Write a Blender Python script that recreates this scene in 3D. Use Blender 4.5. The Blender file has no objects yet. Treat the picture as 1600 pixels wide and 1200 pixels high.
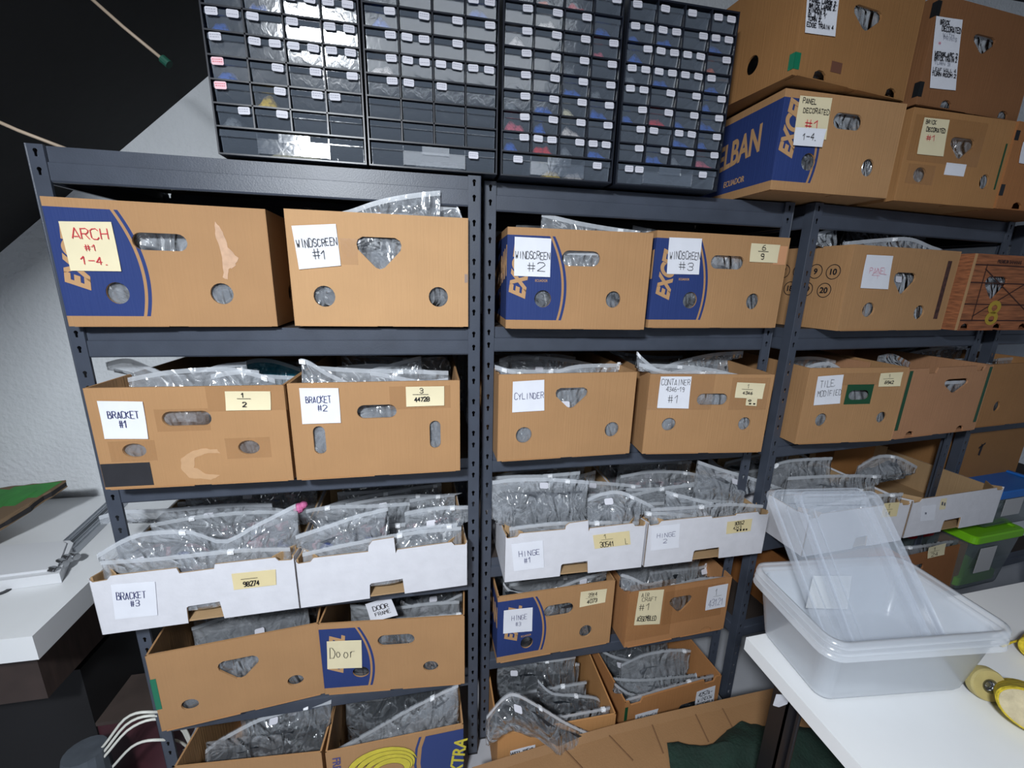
import bpy, math, random
from math import sin, cos, pi, radians, atan2, hypot, sqrt
from mathutils import Vector, Matrix, noise

S = bpy.context.scene
COL = S.collection

# ------------------------------------------------------------------ camera
CAM = Vector((.7759, -1.0744, 1.5608))
YAW, PIT, ROL, FPX = .195, .2415, .0258, 653.35
FW = Vector((sin(YAW)*cos(PIT), cos(YAW)*cos(PIT), -sin(PIT)))
_r = FW.cross(Vector((0, 0, 1))).normalized()
_u = _r.cross(FW)
RT = _r*cos(ROL) + _u*sin(ROL)
UP = -_r*sin(ROL) + _u*cos(ROL)
cd = bpy.data.cameras.new('camera')
cam = bpy.data.objects.new('camera', cd)
COL.objects.link(cam)
cam.matrix_world = Matrix(((RT.x, UP.x, -FW.x, CAM.x), (RT.y, UP.y, -FW.y, CAM.y), (RT.z, UP.z, -FW.z, CAM.z), (0, 0, 0, 1)))
cd.sensor_width = 36
cd.lens = 36*FPX/1600
cd.clip_start = .02
S.camera = cam

# ------------------------------------------------------------------ world, lights, exposure
W = bpy.data.worlds.new('world')
S.world = W
W.use_nodes = True
W.node_tree.nodes['Background'].inputs[0].default_value = (.60, .70, .88, 1)
W.node_tree.nodes['Background'].inputs[1].default_value = .17
S.view_settings.view_transform = 'Standard'
S.view_settings.look = 'None'
S.view_settings.gamma = 1
S.view_settings.exposure = .04
S.cycles.transparent_max_bounces = 40
S.cycles.max_bounces = 8


def area(name, loc, direction, sx, sy, power, color):
    l = bpy.data.lights.new(name, 'AREA')
    l.shape = 'RECTANGLE'
    l.size, l.size_y = sx, sy
    l.energy = power
    l.color = color
    o = bpy.data.objects.new(name, l)
    COL.objects.link(o)
    o.location = loc
    o.rotation_euler = Vector(direction).to_track_quat('-Z', 'Y').to_euler()
    return o


area('ceiling_lamp_and_fill', (.22, -1.60, 2.22), (.22, .24, -.95), .36, .16, 92, (.90, .95, 1))  # main ceiling lamp
area('ceiling_lamp_and_fill', (1.0, -2.6, 2.35), (.0, .6, -.8), 1.5, .9, 9, (.88, .94, 1))  # added soft fill light, stands for no real fixture


# ------------------------------------------------------------------ measuring helpers
def ray(q):
    return FW + RT*((q[0]-800)/FPX) - UP*((q[1]-600)/FPX)


def onz(q, z):
    d = ray(q)
    return CAM + d*((z-CAM.z)/d.z)


def at(px, py, y):
    d = ray((px, py))
    return CAM + d*((y-CAM.y)/d.y)


# ------------------------------------------------------------------ materials
MATS = {}


def srgb(c):
    return tuple(((x/255)/12.92 if x/255 <= .04045 else ((x/255+.055)/1.055)**2.4) for x in c)+(1,)


def nt(name):
    m = bpy.data.materials.new(name)
    m.use_nodes = True
    t = m.node_tree
    return m, t, t.nodes['Principled BSDF'], t.nodes['Material Output']


def mat(name, c, rough=.6, metal=0, var=.0, vs=30, bump=0, bs=80, spec=.5, stretch=None):
    if name in MATS:
        return MATS[name]
    m, t, p, o = nt(name)
    N, L = t.nodes, t.links
    c = srgb(c)
    p.inputs['Base Color'].default_value = c
    p.inputs['Roughness'].default_value = rough
    p.inputs['Metallic'].default_value = metal
    p.inputs['Specular IOR Level'].default_value = spec
    tc = N.new('ShaderNodeTexCoord')
    src = tc.outputs['Object']
    if stretch:
        mp = N.new('ShaderNodeMapping')
        mp.inputs['Scale'].default_value = stretch
        L.new(src, mp.inputs['Vector'])
        src = mp.outputs[0]
    if var:
        n = N.new('ShaderNodeTexNoise')
        n.inputs['Scale'].default_value = vs
        n.inputs['Detail'].default_value = 5
        L.new(src, n.inputs['Vector'])
        r = N.new('ShaderNodeMapRange')
        r.inputs['From Min'].default_value = .3
        r.inputs['From Max'].default_value = .7
        r.inputs['To Min'].default_value = 1-var
        r.inputs['To Max'].default_value = 1+var
        L.new(n.outputs[0], r.inputs[0])
        v = N.new('ShaderNodeVectorMath')
        v.operation = 'SCALE'
        v.inputs[0].default_value = c[:3]
        L.new(r.outputs[0], v.inputs['Scale'])
        L.new(v.outputs[0], p.inputs['Base Color'])
    if bump:
        n2 = N.new('ShaderNodeTexNoise')
        n2.inputs['Scale'].default_value = bs
        n2.inputs['Detail'].default_value = 4
        L.new(src, n2.inputs['Vector'])
        b = N.new('ShaderNodeBump')
        b.inputs['Strength'].default_value = bump
        b.inputs['Distance'].default_value = .01
        L.new(n2.outputs[0], b.inputs['Height'])
        L.new(b.outputs[0], p.inputs['Normal'])
    MATS[name] = m
    return m


def math_node(N, L, op, a, b=None, c=None):
    n = N.new('ShaderNodeMath')
    n.operation = op
    for i, v in enumerate((a, b, c)):
        if v is None:
            continue
        if isinstance(v, (int, float)):
            n.inputs[i].default_value = v
        else:
            L.new(v, n.inputs[i])
    return n.outputs[0]


def cardboard(name, base=(171, 131, 91), print_w=0, h=.24, side=False, tint=0):
    """kraft board; print_w > 0 adds the navy printed corner with its curved edge and stripe"""
    if name in MATS:
        return MATS[name]
    m, t, p, o = nt(name)
    N, L = t.nodes, t.links
    tc = N.new('ShaderNodeTexCoord')
    sp = N.new('ShaderNodeSeparateXYZ')
    L.new(tc.outputs['Object'], sp.inputs[0])
    X, Y, Z = sp.outputs
    n = N.new('ShaderNodeTexNoise')
    n.inputs['Scale'].default_value = 9
    n.inputs['Detail'].default_value = 6
    L.new(tc.outputs['Object'], n.inputs['Vector'])
    mp = N.new('ShaderNodeMapping')
    mp.inputs['Scale'].default_value = (240, 240, 7)
    L.new(tc.outputs['Object'], mp.inputs['Vector'])
    n2 = N.new('ShaderNodeTexNoise')
    n2.inputs['Scale'].default_value = 1
    n2.inputs['Detail'].default_value = 2
    L.new(mp.outputs[0], n2.inputs['Vector'])
    a = math_node(N, L, 'MULTIPLY', n.outputs[0], .20)
    b = math_node(N, L, 'MULTIPLY', n2.outputs[0], .07)
    s = math_node(N, L, 'ADD', math_node(N, L, 'ADD', a, b), .865)
    v = N.new('ShaderNodeVectorMath')
    v.operation = 'SCALE'
    v.inputs[0].default_value = srgb(base)[:3]
    L.new(s, v.inputs['Scale'])
    col = v.outputs[0]
    if print_w:
        z0, z1 = .022, h-.018
        zn = math_node(N, L, 'DIVIDE', math_node(N, L, 'SUBTRACT', Z, z0+.35*(z1-z0)), (z1-z0))
        edge = math_node(N, L, 'SUBTRACT', print_w, math_node(N, L, 'MULTIPLY', math_node(N, L, 'MULTIPLY', zn, zn), .085))
        inz = math_node(N, L, 'MULTIPLY', math_node(N, L, 'GREATER_THAN', Z, z0), math_node(N, L, 'LESS_THAN', Z, z1))
        main = math_node(N, L, 'LESS_THAN', X, edge)
        s0 = math_node(N, L, 'GREATER_THAN', X, math_node(N, L, 'ADD', edge, .006))
        s1 = math_node(N, L, 'LESS_THAN', X, math_node(N, L, 'ADD', edge, .013))
        msk = math_node(N, L, 'MAXIMUM', main, math_node(N, L, 'MULTIPLY', s0, s1))
        outer = math_node(N, L, 'LESS_THAN', Y, .0012)
        if side:
            outer = math_node(N, L, 'MAXIMUM', outer, math_node(N, L, 'LESS_THAN', X, .0012))
        msk = math_node(N, L, 'MULTIPLY', math_node(N, L, 'MULTIPLY', msk, inz), outer)
        mx = N.new('ShaderNodeMix')
        mx.data_type = 'RGBA'
        L.new(msk, mx.inputs[0])
        L.new(col, mx.inputs[6])
        v2 = N.new('ShaderNodeVectorMath')
        v2.operation = 'SCALE'
        v2.inputs[0].default_value = srgb((40, 58, 112))[:3]
        L.new(s, v2.inputs['Scale'])
        L.new(v2.outputs[0], mx.inputs[7])
        col = mx.outputs[2]
    L.new(col, p.inputs['Base Color'])
    p.inputs['Roughness'].default_value = .72
    p.inputs['Specular IOR Level'].default_value = .3
    bm = N.new('ShaderNodeBump')
    bm.inputs['Strength'].default_value = .12
    bm.inputs['Distance'].default_value = .01
    L.new(n2.outputs[0], bm.inputs['Height'])
    L.new(bm.outputs[0], p.inputs['Normal'])
    MATS[name] = m
    return m


def clear(name, c, alpha, rough=.1, bump=.5, bs=60, grazing=.5, spec=.6, gloss=1.2, folds=False):
    """thin clear plastic: part see-through, part pale film, glossy"""
    if name in MATS:
        return MATS[name]
    m, t, p, o = nt(name)
    N, L = t.nodes, t.links
    p.inputs['Base Color'].default_value = srgb(c)
    p.inputs['Roughness'].default_value = rough
    p.inputs['Specular IOR Level'].default_value = spec
    tc = N.new('ShaderNodeTexCoord')
    n = N.new('ShaderNodeTexNoise')
    n.inputs['Scale'].default_value = bs
    n.inputs['Detail'].default_value = 2
    n.inputs['Distortion'].default_value = 1.2
    L.new(tc.outputs['Object'], n.inputs['Vector'])
    height = n.outputs[0]
    if folds:
        # long creases: ridged noise, stretched
        mp = N.new('ShaderNodeMapping')
        mp.inputs['Scale'].default_value = (1, 1, .55)
        mp.inputs['Rotation'].default_value = (.3, .5, .2)
        L.new(tc.outputs['Object'], mp.inputs['Vector'])
        n.inputs['Scale'].default_value = bs
        n.inputs['Distortion'].default_value = 2.2
        L.new(mp.outputs[0], n.inputs['Vector'])
        height = math_node(N, L, 'ABSOLUTE', math_node(N, L, 'SUBTRACT', n.outputs[0], .5))
    if bump:
        b = N.new('ShaderNodeBump')
        b.inputs['Strength'].default_value = bump
        b.inputs['Distance'].default_value = .05 if folds else .01
        L.new(height, b.inputs['Height'])
        L.new(b.outputs[0], p.inputs['Normal'])
    lw = N.new('ShaderNodeLayerWeight')
    lw.inputs['Blend'].default_value = .35
    f = math_node(N, L, 'MULTIPLY_ADD', lw.outputs['Facing'], grazing, alpha)
    f.node.use_clamp = True
    if folds:
        # creased film turns milky along the creases
        n3 = N.new('ShaderNodeTexNoise')
        n3.inputs['Scale'].default_value = bs*1.0
        n3.inputs['Detail'].default_value = 3
        n3.inputs['Distortion'].default_value = 1.6
        L.new(tc.outputs['Object'], n3.inputs['Vector'])
        k = math_node(N, L, 'SUBTRACT', 1, math_node(N, L, 'MULTIPLY', math_node(N, L, 'ABSOLUTE', math_node(N, L, 'SUBTRACT', n3.outputs[0], .5)), 26))
        k.node.use_clamp = True
        f = math_node(N, L, 'ADD', f, math_node(N, L, 'MULTIPLY', k, .15))
        f.node.use_clamp = True
    tr = N.new('ShaderNodeBsdfTransparent')
    mx = N.new('ShaderNodeMixShader')
    L.new(f, mx.inputs[0])
    L.new(tr.outputs[0], mx.inputs[1])
    # a glossy coat that does not fade with the film's transparency
    L.new(p.outputs[0], mx.inputs[2])
    g = N.new('ShaderNodeBsdfGlossy')
    g.inputs['Roughness'].default_value = rough
    if bump:
        L.new(b.outputs[0], g.inputs['Normal'])
    l2 = N.new('ShaderNodeLayerWeight')
    l2.inputs['Blend'].default_value = .5
    if bump:
        L.new(b.outputs[0], l2.inputs['Normal'])
    fr = math_node(N, L, 'MULTIPLY_ADD', math_node(N, L, 'POWER', l2.outputs['Facing'], 4), .6, .045)
    mx2 = N.new('ShaderNodeMixShader')
    gl = math_node(N, L, 'MULTIPLY', fr, gloss)
    gl.node.use_clamp = True
    L.new(gl, mx2.inputs[0])
    L.new(mx.outputs[0], mx2.inputs[1])
    L.new(g.outputs[0], mx2.inputs[2])
    L.new(mx2.outputs[0], o.inputs['Surface'])
    MATS[name] = m
    return m


M_KRAFT = cardboard('kraft')
M_STEEL = mat('dark_steel', (66, 72, 84), .40, .0, .12, 14, .05, 300)
M_BOARD = mat('board', (52, 44, 40), .8, var=.2, vs=12)
M_WALL = mat('plaster', (222, 226, 230), .9, var=.04, vs=5, bump=.5, bs=60)
M_BLACKFOIL = mat('black_lining', (16, 14, 15), .8, var=.3, vs=3, bump=.6, bs=5)
M_FLOOR = mat('floor_vinyl', (168, 170, 176), .5, var=.08, vs=6)
M_WHITE = mat('white_paper', (226, 228, 236), .6, var=.03, vs=20)
M_CREAM = mat('cream_paper', (226, 214, 178), .6, var=.03, vs=20)
M_YELLOWP = mat('yellow_paper', (222, 206, 160), .6, var=.03, vs=20)
M_BLACKP = mat('black_paper', (44, 44, 48), .5, var=.1, vs=30)
M_INK = mat('black_ink', (24, 22, 28), .6)
M_BLUE = mat('blue_ink', (30, 34, 96), .6)
M_RED = mat('red_ink', (208, 44, 62), .6)
M_PINK = mat('pink_ink', (226, 140, 160), .6)
M_FADE = mat('faded_ink', (120, 124, 140), .6)
M_TAN = mat('print_tan', (184, 143, 100), .7)
M_GREEN = mat('green_tape', (26, 112, 82), .35)
M_DGREEN = mat('dark_green_tape', (24, 74, 46), .4)
M_BLKTAPE = mat('black_tape', (30, 32, 34), .4)
M_BTAPE = clear('parcel_tape', (182, 132, 78), .06, .2, .05, 40, .0, gloss=.5)
M_BAG = clear('zip_bag_film', (214, 220, 228), .20, .09, .9, 9, .45, gloss=2.6, folds=True)
M_BAGD = clear('zip_bag_film_thin', (206, 212, 220), .05, .09, .9, 9, .45, gloss=2.6, folds=True)
M_BAG2 = clear('zip_bag_film_dull', (186, 190, 196), .22, .18, .9, 7, .40, gloss=1.2, folds=True)
M_TEAL = clear('teal_film', (40, 150, 178), .45, .15, .7, 15, .4, folds=True)
M_ZIP = clear('zip_strip', (230, 235, 242), .42, .15, 0, 40, .3)
M_SLIDER = mat('slider', (240, 242, 246), .4)
M_STICK = mat('sticker', (205, 205, 214), .5)
M_CWHITE = mat('white_board', (214, 214, 220), .6, var=.04, vs=25, bump=.1, bs=50)
M_CKRAFT = cardboard('kraft_inner', (172, 142, 106))


def parts_mat(name, cols, scale=30, bump=.35):
    if name in MATS:
        return MATS[name]
    m, t, p, o = nt(name)
    N, L = t.nodes, t.links
    tc = N.new('ShaderNodeTexCoord')
    v = N.new('ShaderNodeTexNoise')
    v.inputs['Scale'].default_value = scale
    v.inputs['Detail'].default_value = 3
    v.inputs['Distortion'].default_value = .8
    L.new(tc.outputs['Object'], v.inputs['Vector'])
    r = N.new('ShaderNodeValToRGB')
    e = r.color_ramp.elements
    while len(e) < len(cols):
        e.new(.5)
    for i, c in enumerate(cols):
        e[i].position = .28+.44*i/max(1, len(cols)-1)
        e[i].color = srgb(c)
    L.new(v.outputs[0], r.inputs[0])
    L.new(r.outputs[0], p.inputs['Base Color'])
    p.inputs['Roughness'].default_value = .4
    b = N.new('ShaderNodeBump')
    b.inputs['Strength'].default_value = bump
    b.inputs['Distance'].default_value = .02
    L.new(v.outputs[0], b.inputs['Height'])
    L.new(b.outputs[0], p.inputs['Normal'])
    MATS[name] = m
    return m


P_GREY = parts_mat('grey_parts', [(40, 42, 48), (74, 78, 84), (110, 114, 120), (80, 84, 90), (150, 154, 160)])
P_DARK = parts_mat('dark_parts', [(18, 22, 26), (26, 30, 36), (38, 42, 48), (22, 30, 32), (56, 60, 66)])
P_MIX = parts_mat('mixed_parts', [(60, 72, 120), (70, 74, 80), (116, 118, 126), (84, 88, 94), (150, 120, 128), (176, 178, 186)])
P_WARM = parts_mat('reddish_parts', [(96, 70, 74), (60, 54, 60), (130, 84, 90), (90, 90, 96)])


# ------------------------------------------------------------------ mesh helpers
class G:
    def __init__(s):
        s.v, s.f, s.m = [], [], []

    def add(s, vs, fs, mi=0, M=None):
        b = len(s.v)
        s.v += [tuple(M @ Vector(v)) if M else tuple(v) for v in vs]
        s.f += [tuple(i+b for i in f) for f in fs]
        s.m += [mi]*len(fs)

    def box(s, x0, x1, y0, y1, z0, z1, mi=0, M=None):
        s.add([(x0, y0, z0), (x1, y0, z0), (x1, y1, z0), (x0, y1, z0), (x0, y0, z1), (x1, y0, z1), (x1, y1, z1), (x0, y1, z1)],
              [(3, 2, 1, 0), (4, 5, 6, 7), (0, 1, 5, 4), (1, 2, 6, 5), (2, 3, 7, 6), (3, 0, 4, 7)], mi, M)

    def mesh(s, me, mi=0, M=None):
        s.add([v.co[:] for v in me.vertices], [tuple(p.vertices) for p in me.polygons], mi, M)

    def prism(s, pts, y0, y1, mi=0, M=None):
        """closed outline (x, z) extruded along y"""
        n = len(pts)
        s.add([(x, y0, z) for x, z in pts]+[(x, y1, z) for x, z in pts],
              [tuple(range(n)), tuple(range(2*n-1, n-1, -1))]+[(i, i+n, (i+1) % n+n, (i+1) % n) for i in range(n)], mi, M)

    def tube(s, pts, r, n=8, mi=0, caps=True):
        pts = [Vector(p) for p in pts]
        rings = []
        for i, p in enumerate(pts):
            t = (pts[min(i+1, len(pts)-1)]-pts[max(i-1, 0)]).normalized()
            a = t.cross(Vector((0, 0, 1)) if abs(t.z) < .9 else Vector((1, 0, 0))).normalized()
            b = t.cross(a)
            rr = r[i] if isinstance(r, (list, tuple)) else r
            rings.append([p+(a*cos(2*pi*k/n)+b*sin(2*pi*k/n))*rr for k in range(n)])
        vs = [v for q in rings for v in q]
        fs = [(i*n+k, i*n+(k+1) % n, (i+1)*n+(k+1) % n, (i+1)*n+k) for i in range(len(pts)-1) for k in range(n)]
        if caps:
            fs += [tuple(range(n-1, -1, -1)), tuple(range((len(pts)-1)*n, len(pts)*n))]
        s.add(vs, fs, mi)

    def build(s, name, mats, parent=None, smooth=False, loc=None, rz=0, data_only=False):
        me = bpy.data.meshes.new(name)
        me.from_pydata(s.v, [], s.f)
        if not isinstance(mats, (list, tuple)):
            mats = [mats]
        for m in mats:
            me.materials.append(m)
        for p, k in zip(me.polygons, s.m):
            p.material_index = k
            p.use_smooth = smooth
        me.update()
        if data_only:
            return me
        return link(name, me, parent, loc, rz)


def link(name, data, parent=None, loc=None, rz=0):
    o = bpy.data.objects.new(name, data)
    COL.objects.link(o)
    if parent:
        o.parent = parent
    if loc is not None:
        o.location = loc
    o.rotation_euler = (0, 0, rz)
    return o


def thing(name, label, cat, loc=(0, 0, 0), rz=0, group=None):
    o = link(name, None, None, loc, rz)
    o.empty_display_size = .05
    return tag(o, label, cat, group)


def tag(o, label, cat, group=None, kind=None):
    o['label'] = label
    o['category'] = cat
    if group:
        o['group'] = group
    if kind:
        o['kind'] = kind
    return o


def struct(o):
    o['kind'] = 'structure'
    return o


def plate(outer, holes, t):
    """flat plate with holes, outline in (x, z), lying in the plane y = 0..t, as mesh data"""
    c = bpy.data.curves.new('outline', 'CURVE')
    c.dimensions = '2D'
    c.fill_mode = 'BOTH'
    c.extrude = t/2
    for pl in [outer]+holes:
        s = c.splines.new('POLY')
        s.points.add(len(pl)-1)
        for i, (x, z) in enumerate(pl):
            s.points[i].co = (x, z, 0, 1)
        s.use_cyclic_u = True
    o = bpy.data.objects.new('outline', c)
    me = bpy.data.meshes.new_from_object(o)
    bpy.data.objects.remove(o)
    # curve plane xy -> xz, front face at y = 0
    me.transform(Matrix(((1, 0, 0, 0), (0, 0, -1, t/2), (0, 1, 0, 0), (0, 0, 0, 1))))
    return me


def text_mesh(body, size=1, bold=0, shear=0, ext=.0004, spacing=1):
    c = bpy.data.curves.new('lettering', 'FONT')
    c.body = body
    c.size = size
    c.offset = bold
    c.shear = shear
    c.extrude = ext
    c.space_character = spacing
    c.align_x = 'LEFT'
    o = bpy.data.objects.new('lettering', c)
    me = bpy.data.meshes.new_from_object(o)
    bpy.data.objects.remove(o)
    me.transform(Matrix(((1, 0, 0, 0), (0, 0, -1, 0), (0, 1, 0, 0), (0, 0, 0, 1))))
    return me


def ell(cx, cz, rx, rz, n=20):
    return [(cx+rx*cos(2*pi*i/n), cz+rz*sin(2*pi*i/n)) for i in range(n)]


def slot(cx, cz, rx, rz):
    pts = []
    if rx >= rz:
        for i in range(9):
            a = -pi/2+pi*i/8
            pts.append((cx+rx-rz+rz*cos(a), cz+rz*sin(a)))
        for i in range(9):
            a = pi/2+pi*i/8
            pts.append((cx-rx+rz+rz*cos(a), cz+rz*sin(a)))
    else:
        for i in range(9):
            a = pi*i/8
            pts.append((cx+rx*cos(a), cz+rz-rx+rx*sin(a)))
        for i in range(9):
            a = pi+pi*i/8
            pts.append((cx+rx*cos(a), cz-rz+rx+rx*sin(a)))
    return pts


def heart(cx, cz, rx, rz):
    q = [(-1, .55), (-.93, .82), (-.72, 1), (.72, 1), (.93, .82), (1, .55), (.95, .2), (.2, -.9), (0, -1), (-.2, -.9), (-.95, .2)]
    return [(cx+x*rx, cz+z*rz) for x, z in q]


# stroke lettering, x 0..4, y 0..6
FONT = {
 'A': '00 26 40|11 31', 'B': '00 06 26 35 34 23 03|23 33 42 41 30 00', 'C': '45 36 16 05 01 10 30 41', 'D': '00 06 26 44 42 30 00',
 'E': '40 00 06 46|03 33', 'F': '00 06 46|03 33', 'G': '45 36 16 05 01 10 30 41 43 23', 'H': '00 06|40 46|03 43', 'I': '20 26',
 'J': '01 10 20 31 36', 'K': '00 06|46 03 40', 'L': '06 00 40', 'M': '00 06 23 46 40', 'N': '00 06 40 46', 'O': '10 01 05 16 36 45 41 30 10',
 'P': '00 06 36 45 44 33 03', 'Q': '10 01 05 16 36 45 41 30 10|22 40', 'R': '00 06 36 45 44 33 03|23 40', 'S': '45 36 16 05 04 13 33 42 41 30 10 01',
 'T': '06 46|26 20', 'U': '06 01 10 30 41 46', 'V': '06 20 46', 'W': '06 10 23 30 46', 'X': '00 46|06 40', 'Y': '06 23 46|23 20', 'Z': '06 46 00 40',
 '0': '10 01 05 16 36 45 41 30 10', '1': '04 26 20', '2': '05 16 36 45 44 00 40', '3': '05 16 36 45 44 33 13|33 42 41 30 10 01',
 '4': '30 36 02 42', '5': '46 06 03 33 42 41 30 00', '6': '36 15 02 01 10 30 41 42 33 13 02', '7': '06 46 10', '8': '13 04 05 16 36 45 44 33 13 02 01 10 30 41 42 33',
 '9': '44 33 13 04 05 16 36 45 44 41 30 10', '#': '10 16|30 36|02 42|04 44', '-': '03 43', '.': '10 20', ',': '11 00', '/': '00 46', '=': '03 43',
 'o': '10 01 02 13 23 32 31 20 10', 'r': '00 03|02 13 33', '~': '12 24 22 34 32 14 12 34', '_': '00 40', '*': '11 35|15 31|03 43'}


def strokes(s, rng):
    """handwritten line as polylines in a unit cell, returns (polylines, width in cells)"""
    out, x = [], 0
    for ch in s:
        if ch == ' ':
            x += 3.2
            continue
        g = FONT.get(ch, FONT.get(ch.upper()))
        if g:
            jx, jy, sc = rng.uniform(-.25, .25), rng.uniform(-.35, .35), rng.uniform(.9, 1.08)
            for pl in g.split('|'):
                out.append([(x+jx+int(p[0])*sc+rng.uniform(-.12, .12), jy+int(p[1])*sc+rng.uniform(-.12, .12)) for p in pl.split()])
        x += 5.3
    return out, max(x-1.3, 1)


def ribbons(g, polys, w, fn, y, mi):
    """polylines (u, v) mapped by fn -> (x, z), drawn as ribbons w wide just in front of plane y"""
    for pl in polys:
        q = [Vector(fn(*p)) for p in pl]
        for a, b in zip(q, q[1:]):
            d = b-a
            if d.length < 1e-6:
                continue
            t = d.normalized()
            n = Vector((-t.y, t.x))*w/2
            e = t*w*.35
            pts = [a-n-e, b-n+e, b+n+e, a+n-e]
            g.add([(p.x, y, p.y) for p in pts], [(0, 1, 2, 3)], mi)


def bilin(q, u, v):
    """q = TL, TR, BR, BL; v measured from the bottom"""
    a = q[3]*(1-u)+q[2]*u
    b = q[0]*(1-u)+q[1]*u
    return a*(1-v)+b*v


def note(parent, quad, paper, lines, seed=0, name='paper_note', label=None, y=-.0012, curl=.002):
    """paper sheet on a box front; quad in the front plane; lines: (text, u0, v0, u1, v1, ink, stroke)"""
    rng = random.Random(seed)
    q = [Vector(p) for p in quad]
    g = G()
    n = 6
    vs, fs = [], []
    for k in (0, 1):
        for i in range(n+1):
            for j in range(n+1):
                p = bilin(q, i/n, j/n)
                c = curl*((j/n-.5)**2*2+(i/n-.5)**2)
                vs.append((p.x, y-c-(.0004 if k == 0 else 0), p.y))
    st = n+1
    for i in range(n):
        for j in range(n):
            a = i*st+j
            fs.append((a, a+st, a+st+1, a+1))
            b = a+st*st
            fs.append((b+1, b+st+1, b+st, b))
    for i in range(n):
        for (a, b) in ((i, i+1), (n*st+i, n*st+i+1), (i*st, (i+1)*st), (i*st+n, (i+1)*st+n)):
            fs.append((a, b, b+st*st, a+st*st))
    g.add(vs, fs, 0)
    o = g.build(name, [paper], parent, smooth=False)
    if label:
        o['label'] = label
    if lines:
        inks = []
        gi = G()
        for (txt, u0, v0, u1, v1, ink, w) in lines:
            if ink not in inks:
                inks.append(ink)
            pl, wd = strokes(txt, rng)
            ribbons(gi, pl, w, lambda a, b: bilin(q, u0+(u1-u0)*a/wd, v0+(v1-v0)*b/6), y-curl*.75-.0012, inks.index(ink))
        gi.build('handwriting', inks, o)
    return o


# ------------------------------------------------------------------ the setting
YW = .60
g = G()
g.box(-2.2, 5.5, YW, YW+.12, -.02, 3.2)
struct(g.build('wall_back', M_WALL))
g = G()
g.box(-2.2, 5.5, -3, YW, -.1, 0)
struct(g.build('floor', M_FLOOR))
# sloping black roof lining: crosses the back wall on a diagonal and runs towards the camera
g = G()
SL = [(-1.6, .70), (-.566, 1.607), (.094, 2.16), (.80, 2.755), (5.5, 2.775)]
vs, fs = [], []
for k, yy in enumerate((-3, YW+.02)):
    for (x, z) in SL:
        vs += [(x, yy, z), (x-.02, yy, z+.08)]
n = len(SL)*2
for i in range(len(SL)-1):
    a = 2*i
    fs += [(a, a+2, a+2+n, a+n), (a+1, a+n+1, a+3+n, a+3), (a, a+1, a+3, a+2), (a+n, a+n+2, a+n+3, a+n+1)]
g.add(vs, fs)
struct(g.build('ceiling', M_BLACKFOIL))

g = G()
g.box(-.06, .0, -2.6, -.50, 1.95, 2.10)
struct(g.build('light_blocker_1', M_BLACKFOIL))  # unseen black rafter, added to keep lamp light off the upper-left wall


# ------------------------------------------------------------------ steel shelving
def post_mesh(h=1.8, w=.03):
    holes = []
    z = .04
    while z < h-.03:
        for dz in (0, .034):
            c = z+dz
            holes.append(ell(.0155, c+.003, .0042, .0042, 8)[:])
            holes[-1] = [(.0155+.0042*cos(t), c+.004+.0042*sin(t)) for t in [radians(d) for d in range(-50, 231, 28)]]+[(.0133, c-.007), (.0177, c-.007)]
        z += .09
    front = plate([(0, 0), (w, 0), (w, h), (0, h)], holes, .0016)
    g = G()
    g.mesh(front)
    g.box(0, .0016, .0016, w, 0, h)
    g.box(-.001, w+.001, -.001, w, 0, .006, 1)
    # rounded outer edge bead and stiffening lip
    g.tube([(.0008, .0008, 0), (.0008, .0008, h)], .0018, 6)
    g.box(w-.0016, w, .0016, .006, 0, h)
    return g.build('post', [M_STEEL, mat('black_plastic', (22, 22, 24), .5)], data_only=True)


POST = post_mesh()


def beam_mesh(L, back=False):
    """stepped beam: recessed upper band, proud lower band"""
    pr = [(.006, 0), (.006, -.029), (.0015, -.0305), (.0008, -.064), (.003, -.0675), (.012, -.0675), (.012, -.066), (.0045, -.066), (.003, -.032), (.0075, -.030), (.0075, -.0015), (.034, -.0015), (.034, 0)]
    n = len(pr)
    g = G()
    g.add([(0, y, z) for y, z in pr]+[(L, y, z) for y, z in pr],
          [tuple(range(n)), tuple(range(2*n-1, n-1, -1))]+[(i, (i+1) % n, (i+1) % n+n, i+n) for i in range(n)])
    return g.build('beam', M_STEEL, data_only=True)


LEVELS = [1.80, 1.44, 1.08, .72, .36]


def shelving(label, x, y, rz=0, w=.90, d=.45):
    t = thing('shelving_unit', label, 'shelf', (x, y, 0), rz, None)
    for (px, py, r, mx) in ((0, 0, 0, 1), (w, 0, 0, -1), (0, d, 0, 1), (w, d, 0, -1)):
        o = link('post', POST, t, (px, py, 0))
        o.scale = (mx, 1 if py == 0 else -1, 1)
    bm = beam_mesh(w-.054)
    sb = beam_mesh(d-.054)
    for i, z in enumerate(LEVELS):
        zz = z-.001
        link('beam', bm, t, (.027, .0016, zz))
        o = link('beam', bm, t, (w-.027, d-.0016, zz), pi)
        o = link('side_beam', sb, t, (w-.0016, .027, zz), pi/2)
        o = link('side_beam', sb, t, (.0016, d-.027, zz), -pi/2)
        g = G()
        g.box(.009, w-.009, .010, d-.010, z-.012, z-.0005)
        g.build('shelf_board', M_BOARD, t)
    return t


shelving('dark grey steel shelving unit at the left beside the white desk', 0, 0)
shelving('dark grey steel shelving unit in the middle, set slightly back', .914, .044, 0, .90)
shelving('dark grey steel shelving unit behind the white table and clear tubs', 1.862, .022, radians(5.2), .90)
shelving('dark grey steel shelving unit at the far right edge, mostly hidden', 2.86, .125, radians(5.2), .90)


# ------------------------------------------------------------------ cardboard boxes
class Box:
    pass


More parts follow.
